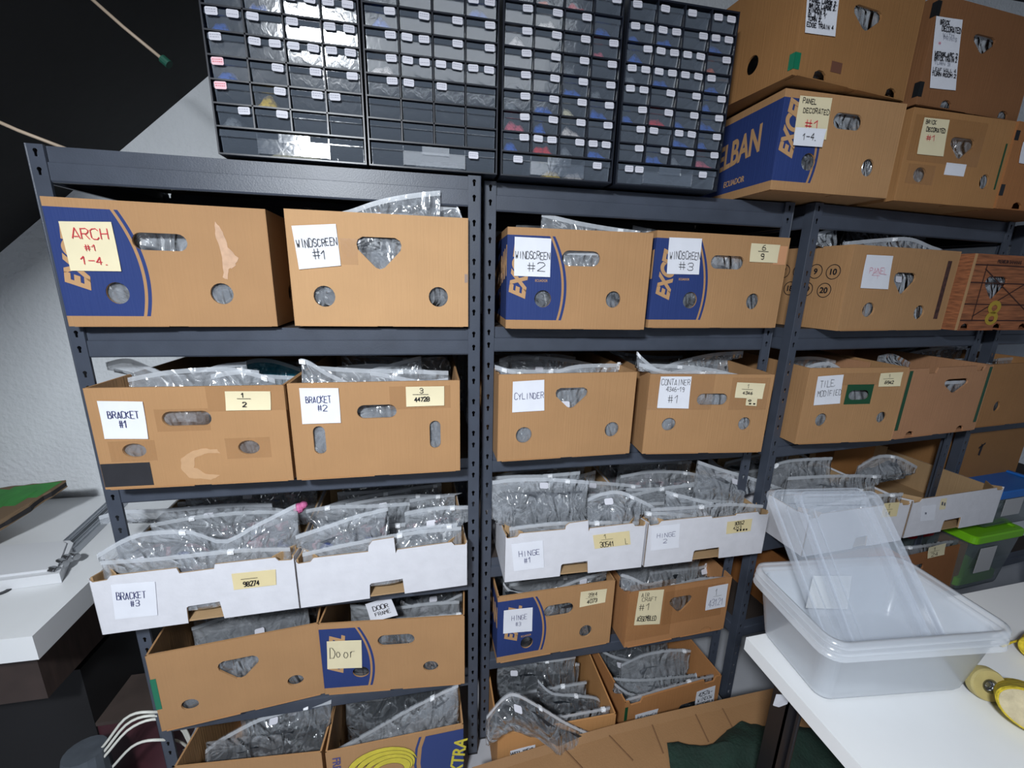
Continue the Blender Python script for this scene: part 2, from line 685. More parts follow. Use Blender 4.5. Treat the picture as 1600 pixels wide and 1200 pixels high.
def frame(FL, FR, z):
    b = Box()
    b.FL, b.FR = Vector((FL[0], FL[1], z)), Vector((FR[0], FR[1], z))
    e = b.FR-b.FL
    b.w = e.length
    b.ex = e.normalized()
    b.ey = Vector((-b.ex.y, b.ex.x, 0))
    b.rz = atan2(b.ex.y, b.ex.x)
    b.z = z

    def loc(q, y=0):
        """photo point -> (x, z) on the box's own plane at depth y"""
        d = ray(q)
        o = b.FL+b.ey*y
        t = ((o-CAM).dot(b.ey))/d.dot(b.ey)
        p = CAM+d*t-b.FL
        return (p.dot(b.ex), p.z)
    b.loc = loc
    return b


def px_shape(b, kind, cx, cy, w, h):
    c = b.loc((cx, cy))
    rx = abs(b.loc((cx+w/2, cy))[0]-b.loc((cx-w/2, cy))[0])/2
    rz = abs(b.loc((cx, cy-h/2))[1]-b.loc((cx, cy+h/2))[1])/2
    return {'s': slot, 'h': heart, 'c': lambda *a: ell(*a)}[kind](c[0], c[1], rx, rz)


def banana_box(label, b, h, holes=(), depth=.5, printed=0, side=False, base=None, group='brown cardboard boxes on the shelves', bottoms=(), tops=(), sideholes=((.28, .28), (.72, .28))):
    b.h, b.d, b.t = h, depth, .005
    t = thing('cardboard_box', label, 'box', b.FL, b.rz, group)
    b.root = t
    key = 'kraft_%s_%s_%s_%.2f' % (base or '', round(printed, 3), side, h)
    m = cardboard(key, base or (171, 131, 91), printed, h, side) if (printed or base) else M_KRAFT
    w, T = b.w, .005
    out = [(0, 0)]
    for x in sorted(bottoms):
        out += [(x-.022, 0), (x-.018, .016), (x-.006, .022), (x+.008, .021), (x+.018, .015), (x+.022, 0)]
    out += [(w, 0), (w, h)]
    for x in sorted(tops, reverse=True):
        out += [(x+.025, h), (x+.018, h-.018), (x-.018, h-.018), (x-.025, h)]
    out += [(0, h)]
    g = G()
    g.mesh(plate(out, [list(p) for p in holes], T))
    g.mesh(plate([(0, 0), (w, 0), (w, h), (0, h)], [], T), 0, Matrix.Translation((0, depth-T, 0)))
    sh = [ell(depth*u, h*v, .019, .021) for u, v in (sideholes or ())]
    sd = plate([(T, 0), (depth-T, 0), (depth-T, h), (T, h)], sh, T)
    R = Matrix(((0, 1, 0, 0), (1, 0, 0, 0), (0, 0, 1, 0), (0, 0, 0, 1)))
    g.mesh(sd, 0, R)
    g.mesh(sd, 0, Matrix.Translation((w-T, 0, 0)) @ R)
    g.box(T, w-T, T, depth-T, .001, .005)
    # folded rim lips and rounded front corners
    for x in (0.0016, w-.0016):
        g.tube([(x, .0016, 0), (x, .0016, h)], .0019, 6)
    # bottom flaps peeking out under the front edge
    g.box(w*.03, w*.46, -.003, .03, -.0004, .0012)
    g.box(w*.55, w*.97, -.002, .03, -.0004, .0012)
    g.build('carton', m, t)
    return t


def white_tray(label, b, h, notch=None, tab=None, depth=.5, group='white produce trays on the third shelf', topnotch=None, seed=1):
    b.h, b.d, b.t = h, depth, .006
    t = thing('white_cardboard_tray', label, 'box', b.FL, b.rz, group)
    b.root = t
    w = b.w
    rng = random.Random(seed)
    out = [(0, 0)]
    if notch:
        x0, x1, zz = notch
        out += [(x0, 0), (x0+.002, zz-.004), (x0+.006, zz), (x1-.004, zz+.002), (x1, 0)]
    out += [(w, 0), (w, h-.004), (w-.006, h-.012), (w-.035, h-.010), (w-.042, h)]
    if topnotch:
        x0, x1, dz = topnotch
        out += [(x1, h), (x1-.003, h-dz), (x0+.004, h-dz-.002), (x0, h+.001)]
    if tab:
        x0, x1, zz = tab
        out += [(x1+.004, h-.004), (x1, h-.014), (x1-.003, h+zz), (x0+.012, h+zz-.003), (x0+.002, h+zz*.5), (x0, h)]
    out += [(.042, h), (.034, h-.010), (.006, h-.012), (0, h-.004)]
    g = G()
    body = plate(out, [], .004)
    g.mesh(body, 1, Matrix.Translation((0, .0012, 0)))
    g.mesh(plate([(x, z+(.0006 if z > h-.02 else 0)) for x, z in out], [], .0012), 0)
    T = .005
    g.mesh(plate([(0, 0), (w, 0), (w, h), (0, h)], [], T), 1, Matrix.Translation((0, depth-T, 0)))
    R = Matrix(((0, 1, 0, 0), (1, 0, 0, 0), (0, 0, 1, 0), (0, 0, 0, 1)))
    sd = plate([(T, 0), (depth-T, 0), (depth-T, h), (depth-.05, h-.012), (.05, h-.012), (T, h)], [], T-.001)
    sk = plate([(0, 0), (depth, 0), (depth, h), (depth-.05, h-.012), (.05, h-.012), (0, h)], [], .001)
    g.mesh(sd, 1, Matrix.Translation((.001, 0, 0)) @ R)
    g.mesh(sk, 0, R)
    g.mesh(sd, 1, Matrix.Translation((w-T, 0, 0)) @ R)
    g.mesh(sk, 0, Matrix.Translation((w-.001, 0, 0)) @ R)
    g.box(T, w-T, T, depth-T, .001, .005, 1)
    g.build('tray', [M_CWHITE, M_CKRAFT], t)
    # triangular corner braces, folded board with open flutes
    for x, sx in ((.006, 1), (w-.006, -1)):
        for y, sy in ((.006, 1), (depth-.006, -1)):
            g = G()
            a, c = .045, .004
            pts = [(x, y), (x+sx*a, y), (x+sx*(a-.006), y+sy*.004), (x+sx*.004, y+sy*(a-.006)), (x, y+sy*a)]
            n = len(pts)
            for z0, z1 in ((.006, h+.002),):
                g.add([(p[0], p[1], z0) for p in (pts[1], pts[4])]+[(p[0], p[1], z1) for p in (pts[1], pts[4])]
                      + [(p[0]-sx*c, p[1]-sy*0, z0) for p in (pts[1],)]+[(pts[4][0], pts[4][1]-sy*c, z0)]
                      + [(pts[1][0]-sx*c, pts[1][1], z1), (pts[4][0], pts[4][1]-sy*c, z1)],
                      [(0, 1, 3, 2), (4, 6, 7, 5), (2, 3, 7, 6), (0, 2, 6, 4), (1, 5, 7, 3)])
            g.build('corner_brace', M_CKRAFT, t)
    return t


def quadpx(b, pts):
    return [b.loc(p) for p in pts]


def brand(b, kind='front', x=.03, z=.05, s=.05, txt='EXC', m=None, rot=90, name='printed_logo', label=None, bold=.02, shear=.35, face='front', sx=.8):
    me = text_mesh(txt, s, bold*s, shear, .00035)
    me.transform(Matrix.Diagonal((sx, 1, 1, 1)))
    g = G()
    R = Matrix.Rotation(radians(-rot), 4, 'Y')
    if face == 'front':
        Mx = Matrix.Translation((x, -.0006, z)) @ R
    else:   # left side, read from outside: local x runs from the back corner to the front
        Mx = Matrix.Translation((-.0006, x, z)) @ Matrix.Rotation(radians(-90), 4, 'Z') @ R
    g.mesh(me, 0, Mx)
    o = g.build(name, m or M_TAN, b.root)
    if label:
        o['label'] = label
    return o


def strip(b, x0, x1, z0, z1, m, name='tape', y=-.0009, t=.0005, label=None, wrap=0):
    g = G()
    g.box(x0, x1, y, y+t, z0, z1)
    if wrap:
        g.box(-.0012, -.0006, y, wrap, z0, z1)
    o = g.build(name, m, b.root)
    if label:
        o['label'] = label
    return o


def mkbox(BL, BR, z, w=None):
    a, c = onz(BL, z), onz(BR, z)
    return frame(a, c, z)


# ------------------------------------------------------------------ zip bags
def cr(pts, u):
    n = len(pts)-1
    if n == 1:
        return pts[0].lerp(pts[1], u)
    x = min(u*n, n-1e-6)
    i = int(x)
    t = x-i
    p0, p1, p2, p3 = pts[max(i-1, 0)], pts[i], pts[i+1], pts[min(i+2, n)]
    return .5*((2*p1)+(p2-p0)*t+(2*p0-5*p1+4*p2-p3)*t*t+(3*p1-p0-3*p2+p3)*t*t*t)


def zip_bag(label, group, top, down, ndir, bulge=.02, seed=0, nu=34, nv=20, crump=.006, film=None, contents=P_GREY, slider=.8, sticker=None, fill0=.28, zipped=True, taper=.0, inside=None):
    """top: world points along the mouth; down: vector mouth -> bottom; ndir: front normal"""
    rng = random.Random(seed)
    top = [Vector(p) for p in top]
    c0 = top[0].lerp(top[-1], .5)
    off = Vector((rng.uniform(-9, 9), rng.uniform(-9, 9), rng.uniform(-9, 9)))
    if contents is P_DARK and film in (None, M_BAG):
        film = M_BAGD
    root = thing('zip_bag', label, 'bag', c0, 0, group)
    L = sum((top[i+1]-top[i]).length for i in range(len(top)-1))

    def keep(p):
        if not inside:
            return p
        b = inside
        w = p+c0-b.FL
        x, y, z = w.dot(b.ex), w.dot(b.ey), w.z
        if z > b.h+.004:
            return p
        e = b.t+.003
        x2, y2, z2 = min(max(x, e), b.w-e), min(max(y, e), b.d-e), max(z, .008)
        return p+b.ex*(x2-x)+b.ey*(y2-y)+Vector((0, 0, z2-z))

    def P(u, v, side):
        p = cr(top, u)-c0
        p = p+down*v+(c0*0)
        ctr = (top[-1]-top[0])*(.5-u)
        p = p+ctr*taper*v
        fv = max(0, min(1, (v-.12)/.35))
        fv = fv*fv*(3-2*fv)*(1 if v < .9 else max(0, (1-v)/.1))
        fu = max(0, sin(pi*u))**.45
        q = (cr(top, u)+down*v)*1.0
        q = Vector((q.x, q.y, q.z*.6))
        nz = noise.noise_vector(q*14+off)
        nr = 1-abs(noise.noise(q*22+off*2+nz))*2.4
        amp = crump*1.7*(.05+.95*fv)
        p = p+ndir*side*bulge*fu*fv+ndir*amp*(nr*.9*side+nz.x*.9)+Vector((nz.y, 0, nz.z))*amp*.7*fu
        p = p+ndir*.0012*side
        return keep(p)
    g = G()
    vs, fs = [], []
    for side in (1, -1):
        for j in range(nv+1):
            for i in range(nu+1):
                vs.append(P(i/nu, j/nv, side))
    st = nu+1
    o2 = st*(nv+1)
    for j in range(nv):
        for i in range(nu):
            a = j*st+i
            fs.append((a, a+st, a+st+1, a+1))
            fs.append((a+o2, a+o2+1, a+o2+st+1, a+o2+st))
    for i in range(nu):
        a = nv*st+i
        fs.append((a, a+o2, a+o2+1, a+1))
    for j in range(nv):
        for a in (j*st, j*st+nu):
            fs.append((a, a+st, a+st+o2, a+o2))
    g.add(vs, fs)
    g.build('bag_film', film or M_BAG, root, smooth=True)
    if contents:
        g = G()
        vs, fs = [], []
        mu, mv = 12, 8
        for side in (1, -1):
            for j in range(mv+1):
                for i in range(mu+1):
                    u, v = .05+.9*i/mu, fill0+(.98-fill0)*j/mv
                    q = P(u, v, 0)
                    fu, fv = sin(pi*i/mu)**.6, sin(pi*min(1, .12+.88*j/mv))**.4
                    n1 = noise.noise((q+c0)*28+off)
                    q = q+ndir*side*(bulge*.72*fu*fv*(1+.6*n1))+Vector((0, 0, .03*noise.noise(Vector((u*4, seed, 0)))*(1-j/mv)))
                    vs.append(keep(q))
        st = mu+1
        o2 = st*(mv+1)
        for j in range(mv):
            for i in range(mu):
                a = j*st+i
                fs.append((a, a+st, a+st+1, a+1))
                fs.append((a+o2, a+o2+1, a+o2+st+1, a+o2+st))
        g.add(vs, fs)
        g.build('contents', contents, root, smooth=True)['kind'] = 'stuff'
    if zipped:
        g = G()
        vs, fs = [], []
        k = 16
        for i in range(k+1):
            u = i/k
            for v in (0, .006/down.length, .011/down.length):
                vs.append(P(u, v, 1)+ndir*.0014)
        for i in range(k):
            for j in range(2):
                a = i*3+j
                fs.append((a, a+1, a+4, a+3))
        g.add(vs, fs)
        g.build('zip_strip', M_ZIP, root, smooth=True)
        if slider is not None:
            p = P(slider, .007/down.length, 1)
            tx = (P(min(slider+.03, 1), 0, 1)-P(slider-.03, 0, 1)).normalized()
            tz = down.normalized()
            tn = tx.cross(tz).normalized()
            g = G()
            Mx = Matrix.Translation(p) @ Matrix((tx, tn, -tz)).transposed().to_4x4()
            g.box(-.007, .007, -.005, .005, -.005, .005, 0, Mx)
            g.box(-.004, .004, -.0065, .0065, -.002, .002, 0, Mx)
            g.build('zip_slider', M_SLIDER, root)
    if sticker:
        u, v = sticker
        p = P(u, v, 1)+ndir*.003
        a = (P(min(u+.06, 1), v, 1)-P(max(u-.06, 0), v, 1)).normalized()
        d = (P(u, min(v+.1, 1), 1)-P(u, max(v-.1, 0), 1)).normalized()
        g = G()
        pts = [(-.013, -.007), (-.010, -.0095), (.010, -.0095), (.013, -.006), (.013, .006), (.009, .009), (-.011, .008), (-.013, .005)]
        nn = a.cross(d).normalized()
        if nn.dot(ndir) < 0:
            nn = -nn
        g.add([p+a*x+d*z for x, z in pts]+[p+a*x+d*z-nn*.0006 for x, z in pts], [tuple(range(8)), tuple(range(15, 7, -1))]+[(i, (i+1) % 8, (i+1) % 8+8, i+8) for i in range(8)])
        g.build('sticker', M_STICK, root)
    return root


def hero(b, label, pts, y, drop=None, lean=.0, group='zip bags standing in the open boxes', **k):
    """bag whose mouth follows the measured photo points in the plane at depth y of box b"""
    top = []
    for p in pts:
        x, z = b.loc(p, y)
        top.append(b.FL+b.ex*x+b.ey*y+Vector((0, 0, z)))
    zt = sum(p.z for p in top)/len(top)-b.z
    if drop is None:
        drop = max(.07, min(.2, zt-.02))
    dn = Vector((0, 0, -drop))+b.ey*lean
    k.setdefault('bulge', .018)
    if y > 0:
        k['inside'] = b
        k['bulge'] = min(k['bulge'], max(.005, y*.6))
    return zip_bag(label, group, top, dn, -b.ey, **k)


def fill(b, n, text, rise=(-.02, .03), seed=0, x=(.03, .97), films=None, contents=None, bulge=.02, y0=.03, y1=None, drop=None, wfr=(.72, .97)):
    rng = random.Random(seed)
    y1 = y1 or b.d-.05
    for i in range(n):
        y = y0+(y1-y0)*i/max(n-1, 1)+rng.uniform(-.008, .008)
        ww = b.w*(x[1]-x[0])*rng.uniform(*wfr)
        if i == 0 and y0 < .1:
            y, ww = .020, b.w*(x[1]-x[0])
        xl = b.w*x[0]+(b.w*(x[1]-x[0])-ww)*rng.random()
        zt = b.h+rng.uniform(*rise)
        tilt = rng.uniform(-.03, .03)
        mid = rng.uniform(-.012, .018)
        top = [b.FL+b.ex*(xl+ww*u)+b.ey*(y+rng.uniform(-.008, .008))+Vector((0, 0, zt+tilt*(u-.5)+(mid if 0 < u < 1 else 0))) for u in (0, .33, .7, 1)]
        dn = Vector((0, 0, -(drop or min(.215, zt-.010))))+b.ey*rng.uniform(-.01, .015)
        zip_bag(text, text.replace('zip bag', 'zip bags'), top, dn, -b.ey, bulge=bulge, seed=seed*31+i, nu=24, nv=14, crump=.007,
                film=(films or [M_BAG, M_BAG2])[i % len(films or [0, 0])], contents=(contents or [P_GREY, P_DARK])[i % len(contents or [0, 0])], inside=b,
                slider=rng.uniform(.15, .92), sticker=(rng.uniform(.2, .8), rng.uniform(.2, .35)) if rng.random() < .7 else None)

# ------------------------------------------------------------------ the boxes, shelf by shelf
Z1, Z2, Z3, Z4 = 1.441, 1.081, .721, .361
TIL = 'brown cardboard boxes on the shelves'


def hs(b, *L):
    return [px_shape(b, *a) for a in L]


def logo(b, x, z0, s, txt='EXCEL', sub='ECUADOR', subz=None):
    brand(b, x=x, z=z0, s=s, txt=txt, rot=82, name='printed_logo')
    if sub:
        brand(b, x=x+s*.35, z=subz if subz else z0+s*.9, s=.0085, txt=sub, rot=0, bold=.01, shear=0, name='printed_word')


def tape_px(b, x0, y0, x1, y1, m=None, label=None, wrap=0, name='tape'):
    a, c = b.loc((x0, y0)), b.loc((x1, y1))
    return strip(b, min(a[0], c[0]), max(a[0], c[0]), min(a[1], c[1]), max(a[1], c[1]), m or M_BTAPE, name, label=label, wrap=wrap)


# ---- second shelf from the top (z 1.44)
b = mkbox((108, 510), (434, 510), 1.4445)
ARCH = b
banana_box('brown box with navy corner and cream note reading ARCH, left end of the top row', b, .255,
           hs(b, ('s', 250, 378, 86, 27), ('c', 184, 458, 37, 34), ('c', 347, 459, 36, 33)), printed=.148)
def blot(b, pts, m, name='torn_mark'):
    g = G()
    rng = random.Random(len(pts))
    P = []
    q = [Vector(b.loc(p)) for p in pts]
    for i in range(len(q)):
        a, c = q[i], q[(i+1) % len(q)]
        for k in range(4):
            v = a.lerp(c, k/4)
            P.append((v.x+rng.uniform(-.0015, .0015), v.y+rng.uniform(-.0015, .0015)))
    if sum(P[i][0]*P[(i+1) % len(P)][1]-P[(i+1) % len(P)][0]*P[i][1] for i in range(len(P))) < 0:
        P.reverse()
    g.prism(P, -.0006, .0001)
    return g.build(name, m, b.root)


M_TEAR = mat('torn_liner', (200, 164, 136), .8, var=.12, vs=60)
blot(b, [(336, 346), (348, 362), (356, 386), (372, 404), (366, 418), (358, 420), (355, 436), (349, 434), (348, 402), (338, 372)], M_TEAR)
brand(b, x=.050, z=.075, s=.056, txt='EXCEL', rot=84, bold=.05)
note(b.root, quadpx(b, [(93, 346), (175, 347), (191, 424), (112, 423)]), M_CREAM,
     [('ARCH', .2, .66, .88, .86, M_RED, .0016), ('#1', .38, .42, .62, .54, M_RED, .0012), ('1-4.', .25, .14, .82, .3, M_RED, .0016)], 1)
fill(b, 5, 'clear zip bag packed below the rim of the box marked ARCH', (-.05, -.02), 3)

b = mkbox((461, 509), (731.5, 510.5), 1.446)
WS1 = b
banana_box('plain tan box marked WINDSCREEN #1 with heart-shaped hand hole', b, .257,
           hs(b, ('h', 593, 396, 70, 50), ('c', 507, 463, 34, 33), ('c', 685, 464, 30, 31)), base=(192, 151, 108))
note(b.root, quadpx(b, [(456, 353), (525, 350), (533, 415), (468, 421)]), M_WHITE,
     [('WINDSCREEN', .04, .5, .98, .68, M_INK, .0013), ('#1', .38, .2, .72, .42, M_INK, .0013)], 2)
tape_px(b, 531, 372, 560, 414)
strip(b, b.w-.008, b.w-.006, .108, .128, M_FADE, 'printed_mark')
strip(b, b.w-.004, b.w-.002, .108, .128, M_FADE, 'printed_mark')
fill(b, 5, 'clear zip bag packed below the rim of the plain WINDSCREEN box beside ARCH', (-.05, -.01), 5)
hero(b, 'clear zip bag rising highest above the box marked WINDSCREEN #1', [(500, 338), (545, 328), (590, 313), (640, 303), (688, 298)], .009, seed=11, slider=.12, sticker=(.48, .22), drop=.17)
hero(b, 'small clear zip bag at the right end of the WINDSCREEN #1 box', [(660, 332), (690, 322), (712, 320), (722, 340)], .03, seed=12, drop=.12, slider=.75, crump=.005)
hero(b, 'dull clear film poking up at the left end of the WINDSCREEN #1 box', [(474, 322), (500, 330), (520, 336)], .3, seed=13, drop=.1, slider=None, zipped=False, film=M_BAG2)

b = mkbox((790, 513), (1006, 515), 1.4425)
WS2 = b
banana_box('brown box with navy corner marked WINDSCREEN #2', b, .246,
           hs(b, ('s', 908, 404, 60, 24), ('c', 848, 467, 26, 27), ('c', 958, 468, 23, 26)), printed=.142, side=True)
brand(b, x=.045, z=.075, s=.056, txt='EXCEL', rot=84, bold=.05)
brand(b, x=.072, z=.118, s=.0085, txt='ECUADOR', rot=0, bold=.01, shear=0, name='printed_word')
brand(b, x=.30, z=.07, s=.10, txt='EXCELBAN', rot=12, face='side', bold=.025, sx=.62)
note(b.root, quadpx(b, [(804, 370), (861, 373), (859, 433), (803, 431)]), M_WHITE,
     [('WINDSCREEN', .03, .46, .98, .64, M_INK, .0012), ('#2', .35, .14, .86, .38, M_INK, .0012)], 3)
fill(b, 5, 'clear zip bag packed below the rim of the navy-cornered WINDSCREEN box by the middle posts', (-.05, -.01), 7)
hero(b, 'long clear zip bag sloping down across the WINDSCREEN #2 box top', [(846, 332), (900, 345), (950, 354), (1000, 361)], .08, seed=14, slider=.78, crump=.003, drop=.15)
hero(b, 'short clear zip bag at the left end of the WINDSCREEN #2 box', [(806, 352), (818, 352), (850, 353)], .16, seed=15, drop=.1, slider=None)

b = mkbox((1012, 512), (1211, 512), 1.446)
WS3 = b
banana_box('brown box with navy corner marked WINDSCREEN #3 and a small cream slip', b, .252,
           hs(b, ('s', 1137, 410, 52, 21), ('c', 1078, 469, 22, 26), ('c', 1176, 471, 20, 25)), printed=.158, side=True, depth=.47)
brand(b, x=.052, z=.075, s=.056, txt='EXCEL', rot=84, bold=.05)
brand(b, x=.078, z=.128, s=.0085, txt='ECUADOR', rot=0, bold=.01, shear=0, name='printed_word')
brand(b, x=.30, z=.07, s=.10, txt='EXCELBAN', rot=12, face='side', bold=.025, sx=.62)
note(b.root, quadpx(b, [(1045, 371), (1096, 373), (1091, 429), (1041, 428)]), M_WHITE,
     [('WINDSCREEN', .05, .42, .99, .62, M_INK, .0012), ('#3', .35, .12, .8, .35, M_INK, .0012)], 4)
note(b.root, quadpx(b, [(1173, 380), (1218, 383), (1213, 411), (1170, 409)]), M_CREAM,
     [('6', .38, .66, .5, .92, M_INK, .0016), ('-', .28, .48, .6, .72, M_INK, .0012), ('9', .38, .15, .48, .45, M_INK, .002)], 5, 'paper_slip')
tape_px(b, 1212, 384, 1226, 414, mat('faded_red_print', (206, 150, 110), .7), name='printed_patch')
fill(b, 4, 'clear zip bag packed below the rim of the WINDSCREEN box with a cream slip', (-.05, -.02), 9)
hero(b, 'crumpled clear zip bag between the WINDSCREEN #2 and WINDSCREEN #3 boxes', [(988, 352), (1006, 356), (1020, 358), (1040, 366)], .14, seed=16, drop=.12, slider=.5, film=M_BAG2)

b = mkbox((1307, 517), (1470, 515), Z1)
PNL = b
banana_box('brown box with circled numbers on its side and a pale note in pink ink', b, .245,
           hs(b, ('h', 1412, 443, 34, 34), ('c', 1357, 484, 19, 23), ('c', 1436, 488, 16, 22)), depth=.46, sideholes=False)
note(b.root, quadpx(b, [(1353, 398), (1394, 400), (1386, 452), (1343, 450)]), M_WHITE,
     [('PANEL', .2, .45, .85, .62, M_PINK, .001), ('4', .3, .3, .6, .6, M_PINK, .0007)], 6, label='pale note with faded pink writing')
# circled numbers printed on the left side
gg = G()
nums = [('9', .100, .172), ('10', .045, .170), ('8', .155, .173), ('7', .210, .174), ('19', .120, .118), ('20', .062, .116), ('18', .178, .119)]
for tx, y, z in nums:
    ring = plate(ell(0, 0, .022, .022, 24), [ell(0, 0, .0198, .0198, 24)], .0004)
    R = Matrix.Translation((-.0006, y, z)) @ Matrix.Rotation(radians(-90), 4, 'Z')
    gg.mesh(ring, 0, R)
    gg.mesh(text_mesh(tx, .024, .0006), 0, Matrix.Translation((-.0006, y+(.006 if len(tx) == 1 else .013), z-.008)) @ Matrix.Rotation(radians(-90), 4, 'Z'))
gg.build('printed_numbers', M_INK, b.root)
strip(b, b.w-.052, b.w-.034, .035, .215, mat('dark_print', (70, 44, 40), .7, var=.6, vs=90), 'printed_band')
fill(b, 4, 'clear zip bag packed below the rim of the box with circled numbers', (-.05, -.01), 13)
hero(b, 'clear zip bag with a squared corner beside the shelf post, numbered box', [(1262, 368), (1275, 364), (1309, 352)], .10, seed=17, drop=.12, slider=None, crump=.003)
hero(b, 'tallest clear zip bag standing in the box with circled numbers', [(1322, 349), (1345, 352), (1380, 358), (1410, 362), (1446, 370)], .20, seed=18, drop=.15, slider=.7, crump=.004)
hero(b, 'low clear zip bag lying along the front of the numbered box', [(1318, 378), (1370, 373), (1420, 371), (1455, 384), (1476, 391)], .06, seed=19, drop=.13, slider=.38, crump=.004)

b = frame((2.452, -.004), (2.835, .020), Z1)
PLK = b
m_wood = mat('printed_planks', (150, 92, 58), .75, var=.45, vs=30, stretch=(.4, 1, 5))
MATS['kraft_w_0_False_0.24'] = m_wood
banana_box('box printed all over with brown wooden plank pattern, far right of the top row', b, .240,
           hs(b, ('h', 1554, 450, 34, 36)), base='w', depth=.46, bottoms=[.045, .20, .33], sideholes=False)
fill(b, 2, 'clear zip bag packed inside the plank-pattern box', (-.04, -.02), 119)
g = G()
for z in (.030, .082, .150, .205):
    g.box(.012, b.w-.004, -.0011, -.0006, z, z+.004)
for x, z0, z1 in ((.065, .03, .21), (.33, .03, .21)):
    g.box(x, x+.004, -.0011, -.0006, z0, z1)
for s in (1, -1):
    g.prism([(.06, .12-s*.075), (.068, .12-s*.075), (.36, .12+s*.075), (.352, .12+s*.075)], -.0011, -.0006)
g.build('printed_lines', mat('plank_line', (64, 34, 26), .8), b.root)
g = G()
for k in range(2):
    g.mesh(plate(ell(.158, .075-.036*k, .030, .022), [ell(.158, .073-.036*k, .014, .010)], .0005), 0, Matrix.Translation((0, -.0014, 0)))
g.build('printed_emblem', mat('dull_yellow', (176, 148, 50), .7), b.root)
brand(b, x=.11, z=.214, s=.016, txt='PREMIUM BANANAS', rot=0, bold=.02, shear=0, m=mat('plank_line', (64, 34, 26)))
strip(b, .0, .012, 0, .24, M_TAN, 'corner_strip', label='plain tan corner edge')
g = G()
p0, p1 = at(1466, 384, .35), at(1566, 381, .35)
g.box(-.16, .16, -.002, .002, 0, .26)
tag(g.build('card_sheet', mat('grey_card', (120, 110, 104), .8), None, loc=(2.62, .30, Z1+.006)), 'grey-brown card sheet standing up behind the plank-pattern box', 'card')

# ---- third row of boards (z 1.08)
b = mkbox((165, 765), (459, 750), Z2)
banana_box('brown box marked BRACKET #1 with a black square at its lower left corner', b, .236,
           hs(b, ('s', 292, 654, 78, 23), ('c', 210, 704, 38, 22), ('c', 389, 699, 34, 22)))
note(b.root, quadpx(b, [(153, 626), (224, 627), (233, 685), (165, 685)]), M_WHITE,
     [('BRACKET', .18, .56, .86, .74, M_BLUE, .0013), ('#1', .4, .32, .58, .5, M_BLUE, .0013)], 7)
note(b.root, quadpx(b, [(352, 611), (423, 611), (424, 640), (354, 641)]), M_CREAM,
     [('1', .36, .68, .43, .92, M_INK, .0016), ('-', .27, .5, .57, .75, M_INK, .0012), ('2', .38, .2, .46, .45, M_INK, .002)], 8, 'paper_slip')
tape_px(b, 168, 690, 247, 719)
tape_px(b, 351, 685, 425, 714)
tape_px(b, 240, 640, 330, 672)
tape_px(b, 320, 604, 450, 640)
blot(b, [(318, 701), (300, 704), (284, 716), (282, 732), (296, 746), (330, 750), (345, 742), (322, 740), (304, 730), (304, 716), (326, 708), (345, 708), (340, 702)], mat('light_liner', (190, 152, 114), .8, var=.05, vs=60))
strip(b, .001, .098, .006, .062, M_BLACKP, 'black_patch', label='black rectangular patch')
fill(b, 6, 'clear zip bag filed inside the BRACKET box with the black patch', (-.045, .005), 21)
hero(b, 'wavy clear zip bag standing tall at the left of the BRACKET #1 box', [(166, 566), (200, 560), (240, 575), (275, 588), (310, 580), (345, 569), (385, 565)], .14, seed=22, slider=.72, sticker=(.46, .16), crump=.003, drop=.19)
hero(b, 'teal tinted plastic bag at the right of the BRACKET #1 box', [(378, 566), (400, 560), (430, 562), (470, 575)], .24, seed=23, film=M_TEAL, slider=None, drop=.17, crump=.006)
hero(b, 'dull clear zip bag in front of the teal bag, BRACKET #1 box', [(330, 585), (380, 578), (430, 592)], .08, seed=24, slider=.8, drop=.15)

b = mkbox((464, 750), (719, 735), Z2)
banana_box('brown box marked BRACKET #2 with two upright oval holes', b, .240,
           hs(b, ('s', 589, 643, 62, 21), ('s', 499.5, 688, 19, 44), ('s', 680, 679, 17, 43)), sideholes=False)
note(b.root, quadpx(b, [(468, 606), (529, 606), (533, 660), (473, 662)]), M_WHITE,
     [('BRACKET', .14, .6, .78, .78, M_BLUE, .0012), ('#2', .42, .36, .66, .52, M_BLUE, .0012)], 9)
note(b.root, quadpx(b, [(634, 604), (694, 603), (694, 633), (635, 635)]), M_CREAM,
     [('3', .36, .68, .44, .92, M_INK, .0015), ('-', .2, .5, .62, .7, M_INK, .001), ('44728', .22, .26, .6, .46, M_INK, .0022)], 10, 'paper_slip')
tape_px(b, 608, 604, 704, 637)
fill(b, 6, 'clear zip bag filed inside the BRACKET box with two upright holes', (-.045, .02), 25, contents=[P_GREY, P_WARM])
hero(b, 'clear zip bag with a peaked left corner in the BRACKET #2 box', [(470, 560), (484, 564), (510, 580), (545, 597)], .05, seed=26, slider=.1, drop=.14, crump=.003)
hero(b, 'clear zip bag leaning across the right of the BRACKET #2 box', [(574, 578), (600, 571), (640, 560), (658, 556)], .18, seed=27, slider=None, drop=.17)
hero(b, 'low clear zip bag along the front right of the BRACKET #2 box', [(578, 579), (610, 585), (660, 594), (700, 590)], .07, seed=28, slider=None, drop=.14)
hero(b, 'dull film bag at the right rear of the BRACKET #2 box', [(655, 562), (680, 557), (700, 562), (706, 580)], .30, seed=29, slider=None, film=M_BAG2, zipped=False, drop=.16)

